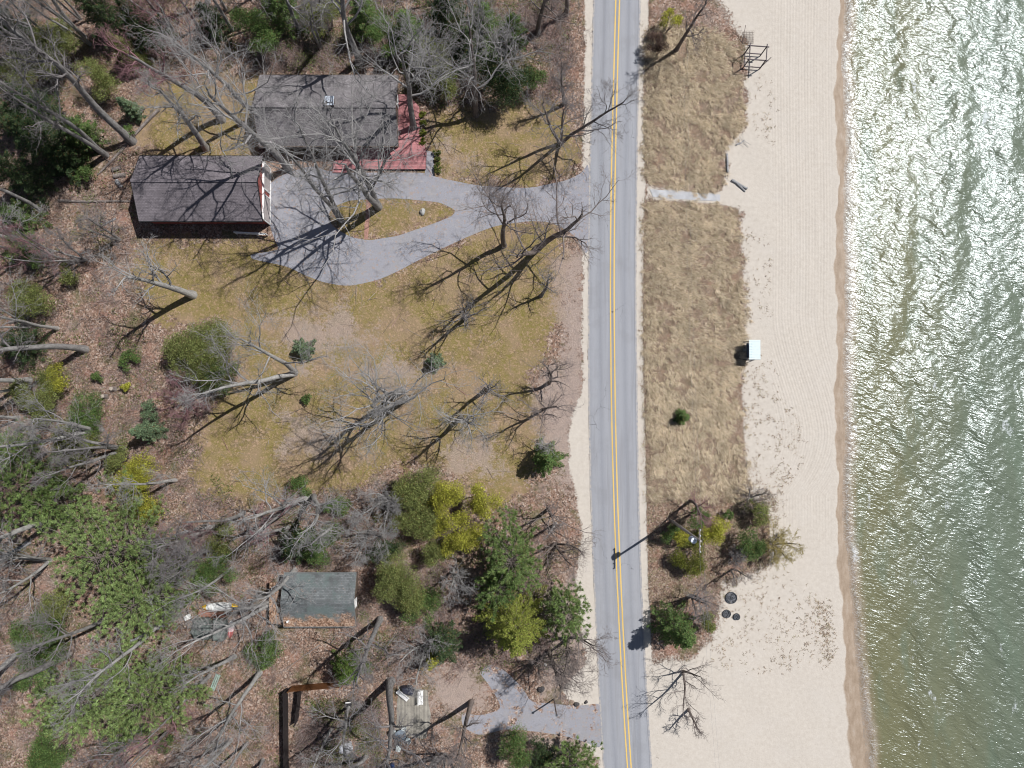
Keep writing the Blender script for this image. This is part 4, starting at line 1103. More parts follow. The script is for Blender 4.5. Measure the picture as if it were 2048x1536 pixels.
def gable(root, x0, x1, y0, y1, ze, zr, ry, roofm, wallm, over=.5, ends=.35, thick=.14, trim=None):
    """walls, a two-slope roof with ridge cap and trim; returns the roof object.  Local to the root's location"""
    ox, oy = root.location.x, root.location.y
    X0, X1, Y0, Y1, RY_ = x0 - ox, x1 - ox, y0 - oy, y1 - oy, ry - oy
    rf = MB()
    for (ya, yb) in ((Y0, RY_), (RY_, Y1)):
        za, zb = (ze, zr) if ya == Y0 else (zr, ze)
        rf.add([(X0, ya, za), (X1, ya, za), (X1, yb, zb), (X0, yb, zb), (X0, ya, za - thick), (X1, ya, za - thick), (X1, yb, zb - thick), (X0, yb, zb - thick)],
               [[0, 1, 2, 3], [7, 6, 5, 4], [0, 4, 5, 1], [2, 6, 7, 3], [0, 3, 7, 4], [1, 5, 6, 2]])
    roof = rf.build('roof', roofm, root)
    MB().bar((X0, RY_, zr + .01), (X1, RY_, zr + .01), .34, .05).build('ridge_cap', roofm, roof)
    wl = MB(); a_, b_2, c_, d_2 = X0 + ends, X1 - ends, Y0 + over, Y1 - over
    def zat(y): return (ze + (zr - ze) * (y - Y0) / (RY_ - Y0) if y < RY_ else zr - (zr - ze) * (y - RY_) / (Y1 - RY_)) - thick - .003
    pr = [(c_, -.2), (d_2, -.2), (d_2, zat(d_2)), (RY_, zr - thick - .01), (c_, zat(c_))]
    v = [(a_, y, z) for y, z in pr] + [(b_2, y, z) for y, z in pr]; n = 5
    wl.add(v, [[4, 3, 2, 1, 0], [5, 6, 7, 8, 9]] + [[k, (k + 1) % n, n + (k + 1) % n, n + k] for k in range(n)])
    wl.build('wall', wallm, root)
    if trim:
        for xx in (X0, X1):
            MB().bar((xx, Y0, ze - .07), (xx, RY_, zr - .07), .04, .18).bar((xx, RY_, zr - .07), (xx, Y1, ze - .07), .04, .18).build('rake_board', trim, roof)
        for yy in (Y0, Y1):
            MB().box(((X0 + X1) / 2, yy + (-.05 if yy == Y0 else .05), ze - .09), (X1 - X0, .10, .12)).build('gutter', trim, roof)
    return roof, (a_, b_2, c_, d_2)


def window(root, c, w_, h_, face, frame=None):
    """face: unit vector pointing out of the wall (x or y)"""
    c = Vector(c); f = Vector(face); sx = abs(f.y) > .5
    def sz(a_, b_2, d_): return (a_, d_, b_2) if sx else (d_, a_, b_2)
    fr = MB(); t_ = .07
    side = Vector((1, 0, 0)) if sx else Vector((0, 1, 0))
    for s_ in (-1, 1):
        fr.box(c + side * s_ * (w_ / 2 + t_ / 2) + f * .03, sz(t_, h_ + 2 * t_, .07))
        fr.box(c + Vector((0, 0, s_ * (h_ / 2 + t_ / 2))) + f * .03, sz(w_, t_, .07))
    fr.box(c + f * .028, sz(w_, .04, .05))
    o = fr.build('window', frame or M['white'], root)
    MB().box(c + f * .008, sz(w_, h_, .012)).build('pane', M['glass'], o)


# --- the house with the red deck
hx0, hy1, _ = at(519, 150, 2.5); hx1, hy0, _ = at(797, 292, 2.5); hr = at(650, 212, 4.7)[1]
house = empty('house', ((hx0 + hx1) / 2, (hy0 + hy1) / 2, 0), 0, 'grey-brown shingled house with a red deck along two sides and a white-capped chimney', 'house')
M['roof1'] = shingles('weathered_shingles', (.215, .20, .207), .15, .58, .6)
roof, (wa, wb, wc_, wd_) = gable(house, hx0, hx1, hy0, hy1, 2.5, 4.7, hr, M['roof1'], M['brownwall'], trim=flat('brown_trim', (.11, .085, .07), .7))
cx_, cy_, _ = at(660, 204, 4.9) - np.array([house.location.x, house.location.y, 0])
ch = MB().box((cx_, cy_, 4.6), (.85, .85, 1.3)).build('chimney', flat('dark_brick', (.12, .095, .09), .9, .3, 5), roof)
MB().box((cx_, cy_, 5.28), (1.0, 1.0, .07)).box((cx_ + .12, cy_ + .1, 5.44), (.62, .62, .05)).build('chimney_cap', flat('bright_metal', (.50, .55, .62), .5, .25), ch)
MB().tube([(cx_ - .25, cy_ - .25, 5.3), (cx_ - .25, cy_ - .25, 5.6)], .11, 8).build('flue', M['black'], ch)
for (qx, qy, hh_) in ((600, 262, .35), (735, 180, .4)):
    q = at(qx, qy, 3.3); q = (q[0] - house.location.x, q[1] - house.location.y)
    MB().tube([(q[0], q[1], 2.9), (q[0], q[1], 3.55 + hh_)], .06, 8).build('vent_pipe', M['metal'], roof)
for wxx in (-5.2, -1.6, 2.0): window(house, (wxx, wc_, 1.35), 1.2, 1.1, (0, -1, 0))
for wyy in (-1.9, 1.6): window(house, (wb, wyy, 1.35), 1.3, 1.1, (1, 0, 0))
for wxx in (-4.5, 0, 4.5): window(house, (wxx, wd_, 1.4), 1.1, 1.0, (0, 1, 0))
dd_ = MB().box((5.0, wc_ - .02, 1.12), (.95, .06, 2.05)).build('door', flat('cream_door', (.55, .50, .42), .6), house)
MB().tube([(4.65, wc_ - .05, 1.05), (4.65, wc_ - .13, 1.05)], .03, 8).build('handle', M['metal'], dd_)
loc = np.array([house.location.x, house.location.y, 0])
M['deck'] = planks('red_deck', (.41, .18, .185), .15, .8, 'X', .3)
DK = [(780, 188), (817, 189), (838, 213), (840, 264), (853, 304), (851, 338), (666, 338), (666, 322), (700, 318), (700, 285), (780, 285)]
dk = MB().prism([tuple((at(x, y, .4) - loc)[:2]) for x, y in DK][::-1], .12, .40).build('deck', M['deck'], house)
st = at(682, 341, .2) - loc
MB().box((st[0], st[1] - .02, .10), (2.0, .4, .2)).build('deck_step', M['deck'], house)
rl_ = MB()
for (x0, y0), (x1, y1) in zip(DK[1:6], DK[2:7]):
    p0 = Vector(at(x0, y0, .4) - loc); p1 = Vector(at(x1, y1, .4) - loc)
    if (y0, y1) == (338, 338): p1 = p0.lerp(p1, .55)
    p0.z = p1.z = 1.25
    rl_.bar(p0, p1, .09, .05)
    n_ = max(2, int((p1 - p0).length / 1.6))
    for k in range(n_ + 1):
        q = p0.lerp(p1, k / n_); rl_.box((q.x, q.y, .78), (.08, .08, .9))
# low dark rail under the east edge is left out where the picture shows none

# --- the garage
gx0, gy1, _ = at(279, 312, 3.3); gx1, gy0, _ = at(525, 442, 3.3); gr_ = at(400, 361, 5.2)[1]
gar = empty('garage', ((gx0 + gx1) / 2, (gy0 + gy1) / 2, 0), 0, 'purple-grey shingled garage with red walls, white door front and deep shade on its lower side', 'garage')
M['roof2'] = shingles('purple_grey_shingles', (.185, .165, .18), .15, .75, .45)
groof, (ga, gb, gc, gd) = gable(gar, gx0, gx1, gy0, gy1, 3.3, 5.2, gr_, M['roof2'], M['redwall'], ends=.25, over=.45, trim=M['black'])
M['doorgrey'] = flat('worn_door', (.40, .36, .35), .7, .2, 2)
for yy in (-1.75, 1.75):
    gd_ = MB()
    for k in range(4): gd_.box((gb + .03, yy, .30 + k * .56), (.06, 2.7, .53))
    gdo = gd_.build('garage_door', M['doorgrey'], gar)
    fr = MB().box((gb + .05, yy - 1.43, 1.18), (.10, .14, 2.4)).box((gb + .05, yy + 1.43, 1.18), (.10, .14, 2.4)).box((gb + .05, yy, 2.44), (.10, 3.0, .14))
    fr.build('door_frame', M['white'], gdo)
MB().box((gb + .10, 0, 2.72), (.22, gd - gc + .2, .10)).box((gb + .06, 0, .10), (.12, gd - gc, .2)).build('header_trim', M['white'], gar)
window(gar, (-2.5, gc, 1.6), 1.1, .9, (0, -1, 0)); window(gar, (2.5, gc, 1.6), 1.1, .9, (0, -1, 0)); window(gar, (ga, 0, 1.8), 1.0, .9, (-1, 0, 0))
# white rail beside the garage
f0, f1 = P(468, 464, 1.0), P(530, 467, 1.0)
rail = empty('rail_fence', (f0.x, f0.y, 0), 0, 'short white rail fence at the lower right corner of the garage', 'fence')
q1 = Vector((f1.x - f0.x, f1.y - f0.y, 0))
for k in range(4):
    q = q1 * (k / 3); MB().box((q.x, q.y, .52), (.11, .11, 1.05)).build('post', M['white'], rail)
for z_ in (.45, .95): MB().bar((0, 0, z_), (q1.x, q1.y, z_), .13, .12).build('rail', M['white'], rail)

# --- the green cabin
kx0, ky1, _ = at(568, 1147, 2.5); kx1, ky0, _ = at(712, 1253, 2.5); kr = at(640, 1204, 3.7)[1]
cab = empty('cabin', ((kx0 + kx1) / 2, (ky0 + ky1) / 2, 0), 0, 'small cabin with a grey-green roof partly under brown leaves, between the pines', 'cabin')
M['roof3'] = shingles('green_shingles', (.15, .16, .165), .16, .55, .6, (.115, .15, .145), 1.3)
croof, (ca, cb, cc, cd) = gable(cab, kx0, kx1, ky0, ky1, 2.5, 3.7, kr, M['roof3'], M['brownwall'], over=.35, ends=.3, trim=M['greywall'])
lx0 = at(537, 1200, 1.9)[0] - cab.location.x; ly0 = at(550, 1249, 1.9)[1] - cab.location.y; ly1 = at(550, 1165, 1.9)[1] - cab.location.y
M['leafroof'] = shingles('leafy_roof', (.15, .11, .09), .2, .7, .3, None, -9.0)
MB().add([(lx0, ly0, 1.6), (ca, ly0, 2.05), (ca, ly1, 2.05), (lx0, ly1, 1.6), (lx0, ly0, 1.5), (ca, ly0, 1.95), (ca, ly1, 1.95), (lx0, ly1, 1.5)],
         [[0, 1, 2, 3], [7, 6, 5, 4], [0, 4, 5, 1], [1, 5, 6, 2], [2, 6, 7, 3], [3, 7, 4, 0]]).build('porch_roof', M['leafroof'], cab)
for yy in (ly0 + .12, ly1 - .12): MB().box((lx0 + .12, yy, .74), (.12, .12, 1.6)).build('porch_post', M['brownwall'], cab)
MB().tube([(ca + .3, ky0 - cab.location.y + .7, 2.4), (ca + .3, ky0 - cab.location.y + .7, 3.2)], .12, 10).build('vent_pipe', M['white'], croof)
window(cab, (1.5, cc, 1.35), .9, .9, (0, -1, 0)); window(cab, (cb, -.6, 1.35), .9, .9, (1, 0, 0))
MB().box((-1.2, cc - .02, .98), (.85, .06, 1.95)).build('door', M['greywall'], cab)

# --- board fences in the lower yard
M['cedar'] = planks('cedar_boards', (.23, .095, .035), .14, .8, 'X', .6)
M['darkboard'] = flat('dark_boards', (.028, .022, .022), .85, .4, 3)


def board_fence(name, a_, b_, h_, mat, label):
    p0, p1 = P(*a_), P(*b_); v = p1 - p0; L = v.length; root = empty(name, p0, math.atan2(v.y, v.x), label, 'fence')
    n_ = int(L / .15); pn = MB()
    for k in range(n_): pn.box(((k + .5) * .15, 0, h_ / 2 + .04), (.14, .022, h_ - .02 * (k % 3)))
    pn.build('board_panel', mat, root)
    for k in range(int(L / 2.2) + 2): MB().box((min(L, k * 2.2), -.07, h_ / 2), (.10, .10, h_ + .1)).build('post', mat, root)
    for z_ in (.4, h_ - .35): MB().box((L / 2, -.045, z_), (L, .045, .09)).build('rail', mat, root)


board_fence('board_fence', (585, 1371), (690, 1362), 1.9, M['cedar'], 'orange-brown cedar board fence beside the bright green fir')
board_fence('board_fence', (576, 1376), (578, 1560), 1.9, M['darkboard'], 'long black board fence running down to the bottom edge')
board_fence('board_fence', (604, 1376), (597, 1440), 1.7, M['darkboard'], 'short dark board fence just inside the long black one')


# ------------------------------------------------------------------ things on the beach
def swing():
    r = empty('canopy_swing', P(1496, 702), 0, 'beach swing bench with ribbed white canopy and dark blue seat beside the beach grass', 'swing seat')
    wh, nv = flat('canopy_white', (.56, .66, .68), .6, .08), flat('navy_cloth', (.035, .05, .085), .7, .2)
    c_ = MB(); W_, D_ = 2.15, 1.25; n_ = 12
    for k in range(n_):
        y0, y1 = -W_ / 2 + W_ * k / n_, -W_ / 2 + W_ * (k + 1) / n_
        c_.box((0.1, (y0 + y1) / 2, 2.02), (D_, (y1 - y0) * .80, .07))
        c_.box((0.1, y1 - (y1 - y0) * .1, 2.0), (D_, (y1 - y0) * .22, .04))
    c_.build('canopy', wh, r)
    MB().box((.1, -W_ / 2, 1.93), (D_, .03, .16)).box((.1, W_ / 2, 1.93), (D_, .03, .16)).build('valance', wh, r)
    for s_ in (-1, 1):
        MB().bar((-.62, s_ * 1.0, 0), (-.08, s_ * 1.0, 1.98), .06).build('leg', M['darkmetal'], r)
        MB().bar((.72, s_ * 1.0, 0), (.05, s_ * 1.0, 1.98), .06).build('leg', M['darkmetal'], r)
        MB().bar((-.55, s_ * 1.0, .25), (.65, s_ * 1.0, .25), .05).build('stretcher', M['darkmetal'], r)
        MB().bar((-.1, s_ * .82, .5), (-.02, s_ * .9, 1.9), .025).build('hanger', M['darkmetal'], r)
        MB().box((-.05, s_ * .82, .68), (.55, .06, .05)).build('armrest', M['darkmetal'], r)
    MB().box((0, 0, .47), (.55, 1.6, .09)).build('seat', nv, r, bevel=.03)
    MB().box((-.36, 0, .80), (.10, 1.6, .62), M=Matrix.Rotation(-.22, 3, 'Y')).build('backrest', nv, r, bevel=.03)


swing()


def beach_frame():
    r = empty('timber_frame', P(1503, 124), math.radians(-4), 'weathered open timber frame of posts and beams on the sand at the top', 'timber frame')
    hx, hy, h_ = .95, .78, 2.15
    tm = flat('weathered_timber', (.10, .085, .09), .9, .35, 6)
    for sx in (-1, 1):
        for sy in (-1, 1): MB().bar((sx * hx, sy * hy, -.1), (sx * hx * .98, sy * hy * .97, h_), .11).build('post', tm, r)
    for sy in (-1, 1): MB().bar((-hx - .25, sy * hy, h_ + .06), (hx + .28, sy * hy, h_ + .04), .10).build('beam', tm, r)
    for sx in (-1, 1): MB().bar((sx * hx, -hy - .2, h_ + .16), (sx * hx, hy + .25, h_ + .18), .09).build('beam', tm, r)
    for sy in (-1, 1): MB().bar((-hx, sy * hy, .45), (hx, sy * hy, .42), .09).build('lower_rail', tm, r)
    MB().bar((-hx, -hy, .45), (-hx, hy, .47), .09).build('lower_rail', tm, r)
    MB().bar((hx, -hy * .9, .0), (hx + .9, -hy + .9, 1.2), .07).build('brace', tm, r)


beach_frame()
nr = empty('rope_net', P(1495, 76), 0, 'small knotted rope net strung from a thin stake above the timber frame', 'net')
MB().tube([(-.62, -.75, -.1), (-.60, .85, 1.25)], .03, 6).build('stake', M['bark_brown'], nr)
nm = MB()
for k in range(8): nm.tube([(-.55 + k * .17, -.7, .05 + .02 * (k % 2)), (-.5 + k * .17, .7, .25)], .014, 4)
for k in range(8): nm.tube([(-.55, -.65 + k * .19, .07 + .025 * k), (.68, -.60 + k * .19, .07 + .02 * k)], .014, 4)
nm.build('netting', flat('old_rope', (.16, .13, .11), .9), nr)


def log(name, a_, b_, r0, r1, mat, label, stubs=0, seed=0, bend=.15, split=False):
    rng = random.Random(seed); p0, p1 = P(*a_), P(*b_); v = p1 - p0; L = v.length
    root = empty(name, p0, math.atan2(v.y, v.x), label, 'log')
    n_ = max(4, int(L / .6)); pts = []; rr = []
    for k in range(n_ + 1):
        q = k / n_; pts.append((q * L, bend * math.sin(q * 3 + seed) * (q - q * q) * 4 * .5 + rng.uniform(-.03, .03) * r0 * 4, r0 * .8 + (r1 - r0) * q * .5)); rr.append(r0 + (r1 - r0) * q)
    MB().tube(pts, rr, 9).build('trunk', mat, root, smooth=False)
    for k in range(stubs):
        q = rng.uniform(.3, .95); s_ = rng.choice((-1, 1)); b0 = Vector((q * L, 0, r0 * .8))
        MB().tube([b0, b0 + Vector((rng.uniform(.1, .5), s_ * rng.uniform(.3, 1.0), rng.uniform(0, .5)))], [max(.025, r1 * .6), .012], 6).build('branch_stub', mat, root)
    if split: MB().tube([(L * .35, -.05, r0), (L * .98, -.38, r0 * .6)], [r0 * .7, r0 * .5], 7).build('split_half', mat, root)
    return root


log('beach_log', (1453, 308), (1455, 345), .14, .12, M['driftwood'], 'straight grey log lying upright in the picture on the sand, upper of two', 0, 1, .02)
log('beach_log', (1463, 361), (1494, 378), .17, .13, M['driftwood'], 'split grey log lying slanted on the sand near the concrete path', 0, 2, .03, True)
log('driftwood', (1472, 290), (1489, 280), .09, .04, M['driftwood'], 'short stubby piece of driftwood at the corner of the upper beach grass', 5, 3)
log('fallen_log', (118, 401), (268, 403), .16, .09, M['log'], 'long thin fallen trunk lying straight left of the garage', 5, 4, .2)
log('fallen_log', (318, 220), (196, 350), .20, .10, M['log'], 'long fallen trunk running from the rear lawn down to the woodpile', 4, 5, .3)
log('fallen_log', (90, 622), (20, 645), .24, .16, M['log'], 'thick brown fallen trunk above the long clean grey tree in the left woods', 2, 6)
log('fallen_log', (62, 1083), (2, 1118), .24, .20, M['driftwood'], 'broken grey fallen trunk at the left edge above the birch clump', 2, 7)
log('fallen_log', (232, 437), (205, 452), .10, .06, M['driftwood'], 'small grey broken limb on brown leaves left of the garage', 2, 8)
log('fallen_log', (425, 1053), (352, 1070), .26, .18, M['driftwood'], 'grey fallen trunk beside the short trunk right of the largest pine', 3, 9)
log('fallen_log', (330, 1250), (262, 1282), .20, .14, M['driftwood'], 'pale fallen trunk on leaves above the lowest pair of pines', 2, 10)
log('fallen_log', (640, 1290), (560, 1345), .06, .03, M['log'], 'thin dark pole lying on leaves above the cedar fence', 0, 11)


# woodpile left of the garage
for (a_, b_, lab) in (((226, 341), (243, 335), 'dark split log on top of the woodpile left of the garage'), ((229, 353), (252, 350), 'dark split log in the middle of the woodpile left of the garage'),
                      ((234, 362), (245, 376), 'pale round log lowest in the woodpile left of the garage')):
    log('firewood_log', a_, b_, .24, .22, M['log'] if 'dark' in lab else M['driftwood'], lab, 0, len(lab), 0)
for (x, y, lab) in ((212, 793, 'grey cut stump on brown leaves, left of two'), (229, 778, 'dark cut stump on brown leaves, right of two')):
    sroot = empty('tree_stump', P(x, y), 0, lab, 'stump')
    MB().tube([(0, 0, -.1), (0, 0, .15), (-.06, .03, .62)], [.34, .26, .22], 10).build('stump_wood', M['log'], sroot)
    MB().tube([(-.06, .03, .62), (-.06, .03, .635)], .215, 10).build('cut_face', flat('cut_wood', (.36, .31, .26), .9), sroot)


# fire pits
def fire_pit(px_, py_, rp_, label, seed):
    rng = random.Random(seed); r = rp_ / 17.65; root = empty('fire_pit', P(px_, py_), 0, label, 'fire pit')
    n_ = 22; m = MB()
    for ring, (ra, za) in enumerate(((r, .22), (r * .93, .22))): pass
    pts = [];
    for k in range(n_):
        a_ = 2 * math.pi * k / n_
        for q, z_ in ((r, -.05), (r, .20), (r * .90, .20), (r * .90, .0)): pts.append((q * math.cos(a_), q * math.sin(a_), z_))
    fc = [[k * 4 + j, ((k + 1) % n_) * 4 + j, ((k + 1) % n_) * 4 + j + 1, k * 4 + j + 1] for k in range(n_) for j in range(3)]
    m.add(pts, fc).build('steel_ring', M['darkmetal'], root)
    co = MB()
    for k in range(int(26 * r / .5)):
        q = r * .82 * math.sqrt(rng.random()); a_ = rng.uniform(0, 6.28)
        co.rock((q * math.cos(a_), q * math.sin(a_), .07 + rng.uniform(0, .07)), rng.uniform(.05, .12), rng, .7, 6, 4)
    MB().tube([(0, 0, -.02), (0, 0, .06)], r * .88, 20).build('ash_bed', flat('ash', (.12, .125, .14), .95, .5, 6), root)
    co.build('charred_wood', flat('charcoal_ash', (.085, .09, .10), .95, .6, 7), root)


fire_pit(1462, 1195, 11.5, 'largest round fire pit, a steel ring of grey ash on the sand', 1)
fire_pit(1453, 1227, 8, 'medium round fire pit, left of the lower two rings', 2)
fire_pit(1473, 1233, 6.5, 'smallest round fire pit, right of the lower two rings', 3)


# ------------------------------------------------------------------ utility pole and its wires
pb = P(1344, 1042); HP = 12.6
pole = empty('utility_pole', pb, 0, 'wooden utility pole with a transformer standing in the beach thicket', 'utility pole')
MB().tube([(0, 0, -.3), (0, 0, HP)], [.17, .11], 10).build('mast', flat('pole_wood', (.33, .30, .28), .9, .3, 2), pole)
MB().box((0, 0, HP - .35), (.12, 2.3, .11)).build('crossarm', flat('arm_wood', (.22, .19, .17), .9), pole)
for yy in (-1.05, -.5, .5, 1.05):
    MB().tube([(0, yy, HP - .3), (0, yy, HP - .1), (0, yy, HP - .06)], [.03, .07, .03], 8).build('insulator', flat('porcelain', (.55, .60, .62), .3, .1), pole)
tf = MB().tube([(-.42, -.12, HP - 2.0), (-.42, -.12, HP - 1.0)], .29, 14).build('transformer', flat('tank_grey', (.36, .42, .55), .5, .12), pole)
MB().tube([(-.42, -.12, HP - 1.0), (-.42, -.12, HP - .93)], [.31, .27], 14).build('lid', flat('lid_white', (.76, .80, .86), .4, .06), tf)
MB().tube([(-.34, -.02, HP - .95), (-.34, -.02, HP - .65)], .05, 8).build('bushing', M['darkmetal'], tf)
line = empty('power_line', (pb.x, pb.y, HP), 0, 'thin overhead wires running along the beach side of the road over the pole', 'power line')
M['wire'] = flat('wire_alloy', (.26, .26, .27), .8, .1)
far_n, far_s = Vector((-1.2, 48, .3)), Vector((4.2, -52, -.2))
for k, yy in enumerate((-.16, .20)):
    for fr_ in (far_n, far_s):
        pts = []
        for i in range(25):
            q = i / 24; v = fr_ * q; pts.append((v.x + yy, v.y, v.z - .12 - 1.1 * 4 * q * (1 - q)))
        MB().tube(pts, .006, 5).build('wire', M['wire'], line)
post = empty('lamp_post', P(1108, 1398), 0, 'thin straight wooden post by the gravel drive with a long shadow', 'post')
MB().tube([(0, 0, -.2), (0, 0, 4.4)], [.09, .07], 8).build('shaft', M['bark_brown'], post)
MB().box((0, 0, 4.42), (.22, .22, .10)).build('cap', M['darkmetal'], post)

# ------------------------------------------------------------------ the cluttered yard
rngr = random.Random(77)
for (x, y, r_, lab, mt) in ((845, 424, .36, 'grey boulder on the grass island', 'pale'), (1082, 1378, .34, 'dark boulder beside the pinkish bare ground', 'dark'), (1153, 1408, .26, 'dark stone at the mouth of the gravel drive, left of two', 'dark'), (1172, 1404, .2, 'dark stone at the mouth of the gravel drive, right of two', 'dark'), (1091, 1329, .2, 'white stone under the dark leafless trees', 'white')):
    q = P(x, y); m = flat('rock_' + mt, {'pale': (.36, .36, .35), 'dark': (.07, .065, .065), 'white': (.66, .64, .62)}[mt], .9, .3, 4)
    o = MB().rock((0, 0, 0), r_, rngr, .75, 12, 8).build('boulder', m, None, smooth=True); o.location = (q.x, q.y, r_ * .4); tag(o, lab, 'rock')
tag(sheet('brick_path', [(733, 398), (742, 398), (736, 478), (728, 478)], .03, flat('old_brick', (.34, .19, .15), .9, .3, 6), .06, .8, 9), kind='structure')
tag(sheet('patio', [(796, 1372), (856, 1380), (862, 1440), (852, 1478), (792, 1470)], .03, planks('grey_planks', (.27, .25, .215), .16, .85, 'Y', .4), .06, 1.5, 12), kind='structure')


def bench(px_, py_, rz, label):
    r = empty('bench', P(px_, py_), rz, label, 'bench')
    for k in range(3): MB().box((0, -.16 + .16 * k, .45), (1.55, .14, .05)).build('seat_slat', M['white'], r)
    for k in range(2): MB().box((0, .28 + .03 * k, .62 + .17 * k), (1.55, .04, .13)).build('back_slat', M['white'], r)
    for sx in (-.66, .66):
        MB().box((sx, -.18, .21), (.07, .07, .43)).build('leg', M['white'], r); MB().box((sx, .24, .40), (.07, .07, .80)).build('leg', M['white'], r)


bench(806, 1388, math.radians(-38), 'white bench set slantwise on the plank patio')
bench(843, 1392, math.radians(90), 'white bench standing upright in the picture at the right edge of the plank patio')


def cloth_lump(name, poly, h_, mat, label, cat, seed, part='cover'):
    """a thing under a sagging sheet: soft lumpy top, draped edge"""
    c_ = np.mean(np.array(poly, float), 0); q = P(*c_); rng = np.random.default_rng(seed)
    root = empty(name, q, 0, label, cat); n_ = 40; rings = 7; V = []
    A = np.array([(at(x, y) - np.array(q))[:2] for x, y in poly]); A2 = np.vstack([A, A[:1]])
    seg = np.linalg.norm(np.diff(A2, axis=0), axis=1); cum = np.concatenate([[0], np.cumsum(seg)]); tq = np.linspace(0, cum[-1], n_, endpoint=False)
    rim = np.stack([np.interp(tq, cum, A2[:, k]) for k in (0, 1)], -1)
    ph_ = rng.uniform(0, 6, 4)
    for j, (s_, z_) in enumerate(((1.05, 0), (1.0, .45), (.93, .82), (.75, 1.0), (.5, 1.05), (.25, .98))):
        for k in range(n_):
            x, y = rim[k] * s_ * (1 + .04 * math.sin(k * 1.7 + ph_[0]) * (j < 3))
            V.append((x, y, h_ * z_ * (1 + .16 * math.sin(x * 3 + ph_[1]) * math.cos(y * 3.4 + ph_[2])) - (.02 if j == 0 else 0)))
    V.append((0, 0, h_)); m = len(V) - 1
    F_ = [[j * n_ + k, j * n_ + (k + 1) % n_, (j + 1) * n_ + (k + 1) % n_, (j + 1) * n_ + k] for j in range(5) for k in range(n_)] + [[5 * n_ + k, 5 * n_ + (k + 1) % n_, m] for k in range(n_)]
    b = MB(); b.add(V, F_); b.build(part, mat, root, smooth=True); return root


M['tarp_green'] = flat('tarp_green', (.135, .155, .145), .6, .4, 2.5)
M['tarp_dark'] = flat('tarp_dark', (.035, .038, .055), .5, .3, 3)
M['tarp_silver'] = flat('tarp_silver', (.42, .43, .46), .5, .45, 3)
cloth_lump('covered_grill', [(803, 1371), (823, 1370), (829, 1380), (826, 1388), (806, 1384)], .8, M['tarp_dark'], 'grill under a dark cover between the two white benches', 'grill', 1)
cloth_lump('covered_woodpile', [(392, 1236), (420, 1232), (428, 1255), (424, 1277), (394, 1274), (386, 1258)], 1.1, M['tarp_green'], 'woodpile under a grey-green tarp, left of the red and white kayak', 'woodpile', 2)
cloth_lump('covered_woodpile', [(430, 1236), (456, 1238), (458, 1262), (450, 1280), (430, 1278)], 1.0, M['tarp_green'], 'woodpile under a grey-green tarp, touching the red and white kayak', 'woodpile', 3)
cloth_lump('tarp_bundle', [(680, 1488), (702, 1482), (706, 1498), (696, 1508), (678, 1504)], .5, M['tarp_silver'], 'crumpled silver tarp bundle at the bottom, right of the black fence', 'tarp', 4)
cloth_lump('dirt_mound', [(398, 1222), (430, 1224), (458, 1224), (452, 1234), (420, 1235), (396, 1232)], .35, flat('red_soil', (.30, .15, .11), .95, .3, 4), 'low strip of reddish soil behind the tarps', 'soil mound', 5, 'soil')


def hull(name, a_, b_, half, h_, mats, label, cat, tips):
    """an upturned boat: lens-shaped hull with coloured ends"""
    p0, p1 = P(*a_), P(*b_); v = p1 - p0; L = v.length; root = empty(name, (p0 + p1) / 2, math.atan2(v.y, v.x), label, cat)
    def piece(t0, t1, nm_, mt):
        n_, k_ = 10, 9; V = []
        for i in range(n_ + 1):
            t_ = t0 + (t1 - t0) * i / n_; w_2 = half * (max(0, 1 - abs(2 * t_ - 1) ** 2.4)) ** .75 + .015
            for j in range(k_):
                a2 = math.pi * j / (k_ - 1); V.append(((t_ - .5) * L, w_2 * math.cos(a2), .03 + h_ * (w_2 / half) ** .6 * math.sin(a2) ** .8))
        F_ = [[i * k_ + j, i * k_ + j + 1, (i + 1) * k_ + j + 1, (i + 1) * k_ + j] for i in range(n_) for j in range(k_ - 1)]
        b = MB(); b.add(V, [f[::-1] for f in F_]); b.build(nm_, mt, root, smooth=True)
    piece(tips[0], tips[1], 'hull', mats[0]); piece(0, tips[0], 'bow', mats[1]); piece(tips[1], 1, 'stern', mats[2])
    MB().bar((-L * .42, 0, .05 + h_), (L * .42, 0, .05 + h_), .05, .04).build('keel', mats[0], root)


YP, RP = flat('yellow_plastic', (.80, .50, .02), .4, .1), flat('red_plastic', (.40, .10, .10), .5, .3)
hull('canoe', (404, 1214), (477, 1212), .48, .42, (M['white'], YP, YP), 'white upturned canoe with bright yellow ends beside the green bush', 'canoe', (.14, .84))
hull('kayak', (463, 1240), (460, 1276), .34, .32, (flat('pink_white', (.55, .42, .43), .5, .5, 5), M['white'], RP), 'small kayak, white at one end and red at the other, by the tarps', 'kayak', (.35, .6))


def chair(px_, py_, rz, mat, label, group=None):
    r = empty('garden_chair', P(px_, py_), rz, label, 'chair', group)
    MB().box((0, 0, .43), (.5, .5, .05)).build('seat', mat, r, bevel=.015)
    MB().box((-.25, 0, .70), (.05, .5, .52), M=Matrix.Rotation(-.2, 3, 'Y')).build('backrest', mat, r, bevel=.015)
    for sy in (-.24, .24):
        MB().box((0, sy, .62), (.48, .05, .04)).build('armrest', mat, r)
        for sx in (-.21, .21): MB().box((sx, sy * .95, .20), (.04, .04, .42)).build('leg', mat, r)
    return r


